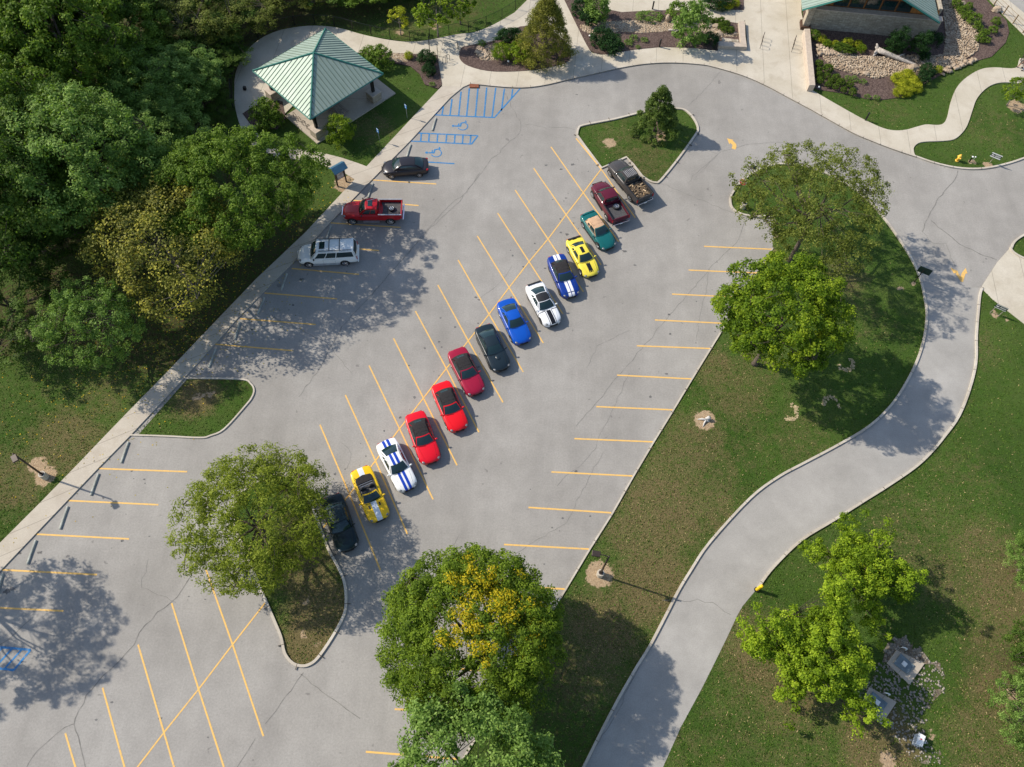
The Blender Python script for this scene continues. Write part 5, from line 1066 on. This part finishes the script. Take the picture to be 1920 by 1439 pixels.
# fences
def fence(name,label,pts,h,sp,mat,pick,rails=(.15,1.),rp=.035):
    L=pts;root=empty(name,(*L[0],0),0,label,'fence');o=Vector(L[0]);L=[Vector(p)-o for p in L]
    acc=0;nxt=0;pp=[];tot=0
    def along(step):
        out=[];t=0;nx_=0
        for i in range(len(L)-1):
            l=(L[i+1]-L[i]).length
            while nx_<=t+l: out.append(L[i].lerp(L[i+1],(nx_-t)/l));nx_+=step
            t+=l
        return out
    for p in along(sp): part(MB().box((p.x,p.y,h/2+.05),(rp*2,rp*2,h)),'post',mat,root)
    for z in rails: part(MB().tube([(p.x,p.y,h*z+.05) for p in L],.022,4),'rail',mat,root)
    if pick:
        m=MB()
        for p in along(pick): m.box((p.x,p.y,h/2+.08),(.018,.018,h*.86))
        o=part(m,'pickets',mat,root);o['kind']='stuff'
    return root
ring=smoothline([P(*p) for p in [(438,203),(436,172),(438,140),(453,104),(482,75),(518,57),(559,49),(595,47),(635,51),(683,64),(733,74),(770,77),(807,73),(857,63),(888,58),(925,44),(963,22),(988,-3)]],4)
fence('metal_fence','black metal picket fence curving round the pavilion walk to the top edge',ring,1.25,2.25,M['black'],.16,(.1,1.))
fence('post_fence','tan post and rail fence in the upper right corner',[P(*p) for p in [(1845,-6),(1871,19),(1920,66),(1960,106)]],1.15,1.75,flat('tan_wood',(.22,.15,.08),.8),.0,(.25,.6,.97),.05)
fence('hand_rail','dark handrail beside the walkers at the right edge',[P(*p) for p in [(1907,128),(1913,113),(1922,99),(1940,85)]],1.0,1.3,M['iron'],0,(.5,1.),.03)
# wheel stops
ws=[(817.5,220,810,246,'uppermost, beside the upper wheelchair symbol'),(770,270,762,296,'beside the lower wheelchair symbol'),(698.6,344,690,370,'above the red pickup'),(620,425,611,451,'between red pickup and silver suv'),(538,512,527,545,'first below the silver suv'),(496,557,482,590,'second below the silver suv'),(450,601,439,640,'third below the silver suv'),(404,654,391,690,'last one above the half-round grass island'),
 (241,827,226,870,'first below the half-round grass island'),(185,886,169,931,'touched by the lamp shadow'),(127.5,947,111,995,'third below the half-round island'),(67.5,1011,50,1060,'fourth below the half-round island'),(5,1074,-9,1124,'cut off by the left edge')]
pw=None
for (x0,y0,x1,y1,lab) in ws:
    a=Vector(P(x0,y0,.1));b=Vector(P(x1,y1,.1));c=(a+b)/2
    if pw is None:
        m=MB();h=.93;pf=[(-.085,0),(-.07,.11),(-.035,.13),(.035,.13),(.07,.11),(.085,0)];v=[(x,y,z) for x in(-h,h) for y,z in pf];n=6
        m.add(v,[(i,n+i,n+(i+1)%n,(i+1)%n)[::-1] for i in range(n)]+[tuple(range(n))[::-1],tuple(range(n,2*n))]);pw=m.build('wheel_stop',M['stopc'],bevel=.01);o=pw
    else: o=pw.copy();col.objects.link(o)
    o.location=(c.x,c.y,.016);o.rotation_euler=(0,0,math.atan2((b-a).y,(b-a).x));tag(o,'grey concrete wheel stop '+lab,'wheel stop','wheel stops along the sidewalk')
# lamp posts
def lamp(label,base,h,arm,al,mat):
    e=empty('lamp_post',(*base,0),0,label,'lamp post');ax,ay=arm
    part(MB().cyl((0,0,.35),.28,.7,18),'concrete_base',M['kerb'],e,smooth=False,bevel=.02);part(MB().cyl((0,0,.74),.17,.08,12),'base_cover',mat,e)
    part(MB().tube([(0,0,.7),(0,0,h)],[.085,.06],10),'pole',mat,e,smooth=True)
    part(MB().tube([(0,0,h-.1),(ax*al*.5,ay*al*.5,h+.08),(ax*al,ay*al,h+.1)],.035,6),'arm',mat,e)
    part(MB().box((ax*(al+.28),ay*(al+.28),h+.1),(.62,.42,.16),rz=math.atan2(ay,ax)),'lamp_head',mat,e,bevel=.03);part(MB().box((ax*(al+.28),ay*(al+.28),h+.015),(.48,.32,.02),rz=math.atan2(ay,ax)),'lens',M['head'],e);return e
lamp('lamp post with pale head on the left lawn beside the sidewalk',P(86,895),4.9,(.62,-.78),.25,M['iron'])
lamp('lamp post in a sandy ring on the grass strip right of the lot',P(1124.6,1078.3),5.3,(-1,.12),.65,M['iron'])
lamp('lamp post rising beside the stop sign out of the sparse tree',P(1423,318,5.4),5.3,(-.85,.4),.3,M['black'])
# text helper
def text_mesh(s,size):
    c=bpy.data.curves.new('t','FONT');c.body=s;c.size=size;c.align_x='CENTER';c.align_y='CENTER';o=bpy.data.objects.new('t',c);col.objects.link(o)
    dg=bpy.context.evaluated_depsgraph_get();me=bpy.data.meshes.new_from_object(o.evaluated_get(dg));bpy.data.objects.remove(o);bpy.data.curves.remove(c);return me
def signboard(root,w,h,z,mat,thick=.03): return part(MB().box((0,0,z),(w,thick,h)),'board',mat,root)
M['stopred']=flat('stop_red',(.5,.01,.02),.45,var=.05)
x,y=P(1393.7,341,2.1);ss=empty('stop_sign',(x,y,0),math.radians(-32),'red octagonal stop sign at the tip of the grass peninsula','traffic sign')
part(MB().cyl((0,0,1.25),.035,2.5,8),'post',M['iron'],ss)
def octo(r,y0,z):
    m=MB();v=[(r*math.cos(PI/8+k*PI/4),y0,z+r*math.sin(PI/8+k*PI/4)) for k in range(8)];m.add(v+[(a,y0+.012,c) for a,b,c in v],[tuple(range(8)),tuple(range(8,16))[::-1]]+[(i,8+i,8+(i+1)%8,(i+1)%8) for i in range(8)]);return m
part(octo(.42,-.055,2.1),'border',M['white'],ss);part(octo(.385,-.07,2.1),'face',M['stopred'],ss)
me=text_mesh('STOP',.3);me.materials.append(M['white']);tx=link('lettering',me,ss);tx.location=(0,-.076,2.1);tx.rotation_euler=(PI/2,0,0);tx.scale=(.95,1.3,1)
def smallsign(px,py,label,head):
    x,y=P(px,py);e=empty('accessible_parking_sign',(x,y,0),head,label,'sign','accessible parking signs');part(MB().cyl((0,0,.9),.025,1.8,6),'post',M['steel'],e);part(MB().box((0,-.03,1.6),(.32,.02,.5)),'board',flat('sign_blue',(.03,.22,.6),.4,var=.05) if 'signb' not in M else M['signb'],e)
    m=MB();m.ell((-.02,-.045,1.74),(.03,.006,.03));m.tube([(-.02,-.045,1.7),(-.02,-.045,1.56),(.06,-.045,1.55),(.09,-.045,1.47)],.014,4);m.tube([(-.02+.09*math.cos(a),-.045,1.53+.09*math.sin(a)) for a in np.linspace(2.2,5.8,12)],.012,4);part(m,'wheelchair_symbol',M['white'],e);part(MB().box((0,-.042,1.8),(.3,.006,.07)),'white_band',M['white'],e)
smallsign(763.5,222,'small blue accessible parking sign by the upper symbol',math.radians(-45));smallsign(712,267,'small blue accessible parking sign by the lower symbol',math.radians(-45))
# dark board seen from behind, and the two small direction signs
M['dgreen']=flat('dark_green_board',(.012,.03,.022),.6)
x,y=P(1714,529);e=empty('road_sign',(x,y,0),math.radians(-25),'dark sign board seen from behind at the mouth of the exit drive','sign');part(MB().cyl((0,0,.95),.05,1.9,8),'post',M['iron'],e);part(MB().box((.1,0,1.85),(1.15,.05,.75)),'board',M['dgreen'],e)
def dirsign(px,py,label,two):
    x,y=P(px,py);e=empty('direction_sign',(x,y,0),math.radians(-28),label,'sign');w=1.05
    for s in((-.38,.38) if two else (-.1,)): part(MB().cyl((s,0,.6),.03,1.2,6),'post',M['wood'],e)
    part(MB().box((0,-.05,1.2),(w,.04,.5)),'board',M['dgreen'],e)
    for z in(.98,1.42): part(MB().box((0,-.075,z),(w,.02,.1 if not two else .03)),'band',M['white'],e)
    m=MB();m.tube([(-.45,-.08,1.2),(-.2,-.08,1.2)],.03,4);m.add([(-.48,-.085,1.2),(-.34,-.085,1.3),(-.34,-.085,1.1)],[(0,1,2),(2,1,0)]);part(m,'arrow',M['white'],e)
    m=MB()
    for k in range(6): m.box((-.05+k*.09,-.078,1.2),(.045,.01,.14 if k%2 else .18))
    part(m,'lettering',M['white'],e)
dirsign(1856,308,'small sign with white bands and arrow on the upper right lawn',False);dirsign(1864,590,'dark sign with white lettering beside the concrete apron',True)
# hydrant, valve, bollard
x,y=P(1794,302);e=empty('fire_hydrant',(x,y,0),.4,'yellow fire hydrant on the upper right lawn','hydrant');M['hyd']=flat('hydrant_yellow',(.85,.5,.06),.45)
part(MB().cyl((0,0,.05),.2,.1,12).cyl((0,0,.38),.14,.6,12).ell((0,0,.7),(.16,.16,.16)),'barrel',M['hyd'],e,smooth=True);part(MB().cyl((0,0,.88),.04,.1,6),'operating_nut',M['hyd'],e)
for s in(1,-1): part(MB().cyl((0,s*.17,.5),.075,.14,10,'y'),'side_outlet',M['hyd'],e)
part(MB().cyl((.18,0,.5),.1,.14,10,'x'),'pumper_outlet',M['hyd'],e)
x,y=P(1817,304);e=empty('valve_post',(x,y,0),0,'small black and white valve post beside the hydrant','valve');part(MB().cyl((0,0,.35),.07,.7,10),'post',M['black'],e);part(MB().ell((0,0,.74),(.11,.11,.06)),'cap',M['white'],e,smooth=True)
x,y=P(1823,303);e=empty('vent_pipe',(x,y,0),0,'short white topped pipe right of the valve post','pipe');part(MB().cyl((0,0,.3),.035,.6,8),'pipe',M['steel'],e);part(MB().ell((0,0,.64),(.08,.08,.06)),'cap',M['white'],e,smooth=True)
x,y=P(1418.5,1106.5);e=empty('bollard',(x,y,0),0,'yellow bollard with black foot where the drive kerb ends','bollard');part(MB().cyl((0,0,.06),.2,.14,14),'foot',M['black'],e,bevel=.02);part(MB().cyl((0,0,.7),.13,1.15,16).ell((0,0,1.27),(.13,.13,.07),16),'post',flat('bollard_yellow',(.85,.55,.01),.45),e,smooth=False)
# kiosk
kb0=Vector(P(633.5,350));kb1=Vector(P(649.5,341));kc=(kb0+kb1)/2;kd=kb1-kb0;ka=math.atan2(kd.y,kd.x);e=empty('notice_kiosk',(kc.x,kc.y,0),ka,'notice board kiosk with a small blue gabled roof beside the sidewalk','kiosk');hw_=kd.length/2
for s in(1,-1): part(MB().box((s*hw_,0,1.15),(.13,.13,2.3)),'post',M['iron'],e)
part(MB().box((0,0,1.35),(2*hw_-.14,.07,1.1)),'frame',M['iron'],e);part(MB().box((0,-.045,1.35),(2*hw_-.3,.02,.95)),'notice_board',flat('faded_poster',(.38,.33,.3),.6,var=.5,sc_=5),e)
M['bluer']=flat('blue_metal_roof',(.05,.14,.22),.5,.2)
for s in(1,-1):
    part(MB().add([(-hw_-.25,0,2.65),(hw_+.25,0,2.65),(hw_+.25,s*.55,2.25),(-hw_-.25,s*.55,2.25),(-hw_-.25,0,2.6),(hw_+.25,0,2.6),(hw_+.25,s*.55,2.2),(-hw_-.25,s*.55,2.2)],[(0,3,2,1)[::-1 if s<0 else 1],(4,5,6,7)[::-1 if s<0 else 1],(3,7,6,2),(0,4,7,3),(1,2,6,5)]),'roof_slope',M['bluer'],e)
part(MB().add([(hw_+.12,-.45,2.25),(hw_+.12,.45,2.25),(hw_+.12,0,2.58)],[(0,1,2),(2,1,0)]),'gable',M['iron'],e)
# bollard lights and little posts
pb=None
for i,(px,py,lab) in enumerate(((1236,90,'in the middle of the long bed edge'),(1341,96,'at the right end of the long bed'),(1143,99,'beside the paired dark mounds'),(1622,227,'on the lawn edge below the golden grass'),(1046,122,'at the right tip of the round bed'),(1223,19,'at the upper edge of the long bed'))):
    if pb is None:
        pb=empty('bollard_light',(0,0,0));part(MB().cyl((0,0,.45),.09,.9,10),'post',M['black'],pb);part(MB().ell((0,0,.95),(.12,.12,.08)),'cap',M['black'],pb,smooth=True);o=pb
    else: o=copy_tree(pb)
    x,y=P(px,py);o.location=(x,y,.1);tag(o,'black bollard light '+lab,'bollard light','black bollard lights along the walks')
for px,py,lab in((1528,65,'white globe lamp at the head of the ramp wall'),(1533,169,'white spotlight at the foot of the ramp wall'),(1056,106,'small white uplight in the round bed'),(1105,73,'small white uplight at the left of the long bed'),(953,121,'tiny white uplight below the bright mounds')):
    x,y=P(px,py);e=empty('garden_light',(x,y,.1),0,lab,'garden light');part(MB().cyl((0,0,.12),.03,.25,6),'stem',M['black'],e);part(MB().ell((0,0,.3),(.12,.12,.1)),'lamp',M['white'],e,smooth=True)
# bike racks and rails
def rack(pa,pb_,n,label,h=.9,cat='bike rack'):
    a=Vector(P(*pa));b=Vector(P(*pb_));e=empty('bike_rack',(a.x,a.y,.1),math.atan2((b-a).y,(b-a).x),label,cat);L=(b-a).length
    for k in range(n):
        x=(k+.5)*L/n;m=MB();m.tube([(x-.28,0,0),(x-.28,0,h*.75),(x-.18,0,h*.95),(x,0,h),(x+.18,0,h*.95),(x+.28,0,h*.75),(x+.28,0,0)],.025,6);part(m,'hoop',M['iron'],e)
rack((1424,94),(1430,72),3,'dark hoop bike rack on the plaza, left one of two');rack((1483,100),(1489,78),3,'dark hoop bike rack on the plaza, right one of two')
rack((551,222),(586,252),4,'dark looping bike rack beside the pavilion floor');rack((832,121),(842,116),2,'small hoop rack on the walk above the hatching')
for a,b,lab in(((822,117),(820,98),'short black handrail at the pavilion walk'),((862,110),(858,94),'short black handrail at the left tip of the round bed')):
    p0=Vector(P(*a));p1=Vector(P(*b));e=empty('hand_rail',(p0.x,p0.y,.1),math.atan2((p1-p0).y,(p1-p0).x),lab,'handrail');L=(p1-p0).length
    part(MB().tube([(0,0,0),(0,0,.85),(L,0,.95),(L,0,0)],.025,6),'rail',M['black'],e)
x,y=P(806,103);e=empty('sign_post',(x,y,.1),0,'tall thin black post at the corner of the pavilion walk','post');part(MB().cyl((0,0,1.1),.04,2.2,8),'post',M['black'],e);part(MB().ell((0,0,2.25),(.07,.07,.07)),'finial',M['black'],e)
x,y=P(460,170);e=empty('floor_lamp_bollard',(x,y,.1),0,'small dark box on the pavilion walk','box');part(MB().box((0,0,.2),(.3,.3,.4)),'housing',M['black'],e,bevel=.03)
x,y=P(459,191)
# utility pads
def pad(name,px,top,label,hb,zt=.3):
    c=Vector((0,0))
    w_=W(px);c=sum((Vector(p) for p in w_),Vector((0,0)))/4;e=empty(name,(c.x,c.y,0),0,label,'utility pad')
    part(MB().prism([(x-c.x,y-c.y) for x,y in w_],0,.14),'concrete_slab',M['slab'],e,bevel=.02)
    b=[P(*p,zt) for p in top];part(MB().prism([(x-c.x,y-c.y) for x,y in b],.14,zt),'vault_box',flat('blue_grey_cabinet',(.13,.17,.19),.5,var=.2),e,bevel=.03)
    cb_=sum((Vector(p) for p in b),Vector((0,0)))/4-c;an=math.atan2(b[1][1]-b[0][1],b[1][0]-b[0][0])
    part(MB().box((cb_.x,cb_.y,zt+.03),(.34,.34,.06),rz=an),'white_hatch',M['white'],e,bevel=.01)
pad('utility_vault',[(1680,1220),(1732.5,1245),(1704.5,1284),(1662,1244)],[(1689.5,1225),(1715,1248),(1702.6,1264.6),(1676,1244)],'upper concrete pad with a grey vault lid and white hatch',0)
pad('utility_vault',[(1629,1289),(1680,1317),(1652,1358.5),(1614,1323)],[(1637,1296.5),(1665,1319),(1652,1339),(1625,1315)],'lower concrete pad with a blue grey vault lid and white hatch',0)
for px,py,lab in((1659,1304,'bent white pipe on the lower utility pad'),(1691,1219,'bent white pipe behind the upper utility pad')):
    x,y=P(px,py);o=MB().tube([(-.25,.1,.15),(-.15,.1,.5),(0,.05,.6),(.15,0,.5),(.2,-.02,.15)],.05,8).build('vent_pipe',M['white'],smooth=True,loc=(x,y,0));tag(o,lab,'pipe')
x,y=P(1717,1389);e=empty('utility_cabinet',(x,y,0),math.radians(62),'small pale grey utility cabinet on gravel near the bottom right','cabinet');part(MB().box((0,0,.35),(.75,.42,.7)),'housing',flat('pale_grey_enclosure',(.5,.55,.62),.4),e,bevel=.02);part(MB().box((0,0,.72),(.82,.48,.04)),'lid',M['white'],e,bevel=.01);part(MB().cyl((.05,-.0,.76),.05,.05,8),'knob',M['stopred'],e)
x,y=P(1728,1394);o=MB().tube([(0,0,0),(0,0,.5),(.1,.15,.55)],.05,8).build('vent_pipe',M['white'],loc=(x,y,0));tag(o,'short pale pipe right of the small utility cabinet','pipe')
# stump with sprawling roots in the sandy ring
x,y=P(1324,789);m=MB();m.tube([(0,0,0),(.08,.06,.22),(.22,.14,.42)],[.2,.19,.16],9)
for a,l,r_ in((2.9,.75,.09),(-2.2,.7,.07),(.3,.35,.08),(1.6,.3,.07),(-.6,.3,.07)): m.tube([(.02*math.cos(a),.02*math.sin(a),.15),(l*.5*math.cos(a),l*.5*math.sin(a),.1),(l*math.cos(a+.15),l*math.sin(a+.15),.03)],[r_*1.3,r_,r_*.3],6)
tag(m.build('tree_stump',flat('bleached_wood',(.5,.48,.45),.8,var=.3,sc_=8),smooth=True,loc=(x,y,0)),'bleached grey stump with splayed roots in the sandy ring','stump')
# driftwood
q=lambda x,y,z=.3:(*P(520*0+1520+x/6.857,60+y/6.857,z),z)
m=MB();m.tube([q(860,235,.5),q(960,270,.5),(q(1080,320,.45)),q(1200,370,.35),q(1330,420,.3),q(1410,465,.15)],[.34,.27,.25,.2,.15,.08],9)
for a in((850,150,.9),(835,190,.6),(805,315,.2),(820,270,.5)): m.tube([q(865,232,.45),q(*a)],[.25,.09],6)
m.tube([q(1110,325,.45),q(1160,300,.6),q(1215,283,.7)],[.12,.08,.03],6);m.tube([q(1110,330,.4),q(1112,375,.1)],[.1,.05],6)
M['drift']=flat('bleached_driftwood',(.38,.34,.3),.85,var=.4,sc_=7);tag(m.build('driftwood_log',M['drift'],smooth=True),'long bleached driftwood trunk with root plate lying in the garden','log')
q=lambda x,y,z=.3:(*P(1060+x/5.647,y/5.647,z),z)
m=MB();m.tube([q(1090,320,.2),q(1170,322,.25),q(1240,305,.3)],[.1,.09,.06],6);m.tube([q(1130,355,.15),q(1200,320,.3),q(1240,300,.35)],[.05,.07,.05],6);tag(m.build('driftwood_branch',M['drift'],smooth=True),'small forked driftwood on the gravel of the long bed','log')
m=MB();m.ell((*P(1251,42),.55),(.3,.28,.5),8,6);tag(m.build('standing_stone',M['rock']),'pale upright stone above the gravel of the long bed','rock')
for px,py,s,lab in((1868,21,.7,'flat pale stone slab in the right hand mulch'),(1802,10,.5,'small pale stone near the top of the right hand mulch'),(1325,50,.75,'large tan boulder at the left of the small rock group'),(1341,52,.6,'tan boulder beside the large one near the clipped balls'),(1347,66,.5,'dark boulder on the gravel near the low wall'),(1377,67,.4,'tan boulder against the low wall'),(1622,141,.45,'brown boulder low in the garden gravel'),(1710,130,.7,'flat white boulder at the driftwood tail')):
    x,y=P(px,py);g=random.Random(px);m=MB();m.ell((0,0,.1),(s,s*.7,s*.45),9,5);m.v=[(a*g.uniform(.8,1.15),b*g.uniform(.8,1.15),c*g.uniform(.8,1.15)) for a,b,c in m.v];o=m.build('boulder',M['rock'],loc=(x,y,.12));o.rotation_euler=(0,0,g.uniform(-.4,.6));tag(o,lab,'boulder')
x,y=P(165,338);tag(MB().box((0,0,.2),(2.2,1.1,.12)).build('concrete_bench_slab',M['slab'],loc=(x,y,0)),'pale weathered slab seen through a gap in the wood','slab')
for px,py,s in((68,96,2.4),(122,168,2.6),(78,78,1.4)): 
    x,y=P(px,py);g=random.Random(px);struct('rock_outcrop',MB().prism([(x+s*g.uniform(.5,1)*math.cos(a),y+s*g.uniform(.4,.8)*math.sin(a)) for a in np.linspace(0,6.28,9)[:-1]],-.1,.25),M['slab'])
# ------------------------------------------------ two walkers at the right edge
def skin(name,verts,edges,rad,mat,parent,sub=2):
    me=bpy.data.meshes.new(name);me.from_pydata(verts,edges,[]);o=link(name,me,parent);me.materials.append(mat)
    o.modifiers.new('s','SKIN')
    for i,v in enumerate(me.skin_vertices[0].data):
        r=rad[i];v.radius=(r,r) if not isinstance(r,tuple) else r
    me.skin_vertices[0].data[0].use_root=True
    s=o.modifiers.new('d','SUBSURF');s.levels=s.render_levels=sub;o.modifiers['s'].use_smooth_shade=True;return o
def person(px,py,rz,label,shirt,pants,longp,hair,step=.28):
    x,y=P(px,py);e=empty('person',(x,y,.104),rz,label,'person');sk=flat('skin',(.5,.3,.2),.6,var=.05)
    hip=.93;J=dict(p=(0,0,hip),c=(0,0,1.18),n=(.0,0,1.43),nk=(.01,0,1.52),h0=(.02,0,1.6),h1=(.03,0,1.72),
      la=(0,.1,hip-.03),lk=(step*.55,.1,.5),lf=(step*.8,.1,.09),lt=(step*.8+.17,.1,.03),ra=(0,-.1,hip-.03),rk=(-step*.2,-.1,.5),rf=(-step,-.1,.12),rt=(-step+.15,-.1,.04),
      ls=(0,.19,1.4),le=(-.06,.25,1.13),lw=(.08,.25,.9),rs=(0,-.19,1.4),re=(-.02,-.25,1.13),rw=(.14,-.22,.93))
    N=list(J);ix={k:i for i,k in enumerate(N)};E_=[('p','c'),('c','n'),('n','nk'),('nk','h0'),('h0','h1'),('p','la'),('la','lk'),('lk','lf'),('lf','lt'),('p','ra'),('ra','rk'),('rk','rf'),('rf','rt'),('n','ls'),('ls','le'),('le','lw'),('n','rs'),('rs','re'),('re','rw')]
    R=dict(p=.13,c=.12,n=.11,nk=.055,h0=.085,h1=.085,la=.085,lk=.058,lf=.04,lt=.035,ra=.085,rk=.058,rf=.04,rt=.035,ls=.055,le=.042,lw=.028,rs=.055,re=.042,rw=.028)
    V=[J[k] for k in N];ED=[(ix[a],ix[b]) for a,b in E_];rd=[R[k] for k in N]
    for s,wn in((1,'lw'),(-1,'rw')): # hands: palm, four fingers and a thumb
        w_=Vector(J[wn]);b=len(V);V.append(tuple(w_+Vector((.03,0,-.07))));rd.append(.028);ED.append((ix[wn],b))
        for f in range(4):
            o=Vector(((f-1.5)*.019,0,-.045));V.append(tuple(Vector(V[b])+o));rd.append(.009);V.append(tuple(Vector(V[b])+o+Vector((.008,-s*.015,-(.03,.038,.036,.026)[f]))));rd.append(.007);ED+= [(b,len(V)-2),(len(V)-2,len(V)-1)]
        V.append(tuple(Vector(V[b])+Vector((.04,-s*.01,-.02))));rd.append(.01);ED.append((b,len(V)-1))
    skin('body',V,ED,rd,sk,e)
    def sub_(name,keys,ed,dr,mat):
        skin(name,[J[k] for k in keys],[(keys.index(a),keys.index(b)) for a,b in ed],[R[k]+dr for k in keys],mat,e)
    mid=lambda a,b,t,k:(J.__setitem__(k,tuple(Vector(J[a]).lerp(Vector(J[b]),t))),R.__setitem__(k,R[a]*(1-t)+R[b]*t))
    mid('ls','le',.7,'lsl');mid('rs','re',.7,'rsl');mid('la','lk',.85,'lh');mid('ra','rk',.85,'rh');mid('lk','lf',.95,'lc');mid('rk','rf',.95,'rc')
    sub_('shirt',['c','p','n','ls','lsl','rs','rsl'],[('c','p'),('c','n'),('n','ls'),('ls','lsl'),('n','rs'),('rs','rsl')],.022,shirt)
    sub_('trousers' if longp else 'shorts',['p','la','ra']+(['lk','lc','rk','rc'] if longp else ['lh','rh']),[('p','la'),('p','ra')]+([('la','lk'),('lk','lc'),('ra','rk'),('rk','rc')] if longp else [('la','lh'),('ra','rh')]),.028,pants)
    for k in('l','r'):
        a=J[k+'f'];part(MB().ell((a[0]+.07,a[1],a[2]-.03),(.15,.055,.055),10,6),'shoe',M['black'],e,smooth=True)
    part(MB().ell((.0,0,1.72),(.105,.1,.1),12,8),'hair',hair,e,smooth=True)
    f=MB();f.ell((.125,0,1.64),(.018,.015,.025),6,4);part(f,'nose',sk,e,smooth=True)
    for s in(1,-1): part(MB().ell((.108,s*.035,1.665),(.012,.014,.01),6,4),'eye',M['black'],e);part(MB().ell((.02,s*.093,1.65),(.02,.012,.03),6,4),'ear',sk,e,smooth=True)
    part(MB().ell((.112,0,1.6),(.008,.025,.007),6,4),'mouth',M['stopred'],e)
hr=flat('brown_hair',(.06,.035,.02),.7)
person(1911,129,math.radians(150),'person in a white shirt and dark shorts walking at the right edge',flat('white_cotton',(.75,.72,.74),.8,var=.06),flat('black_cotton',(.02,.018,.025),.8),False,hr)
person(1921,135,math.radians(165),'person in blue jeans half cut off by the right edge',flat('pale_top',(.55,.62,.6),.8,var=.1),flat('blue_denim',(.05,.12,.24),.8,var=.2),True,hr,.34)
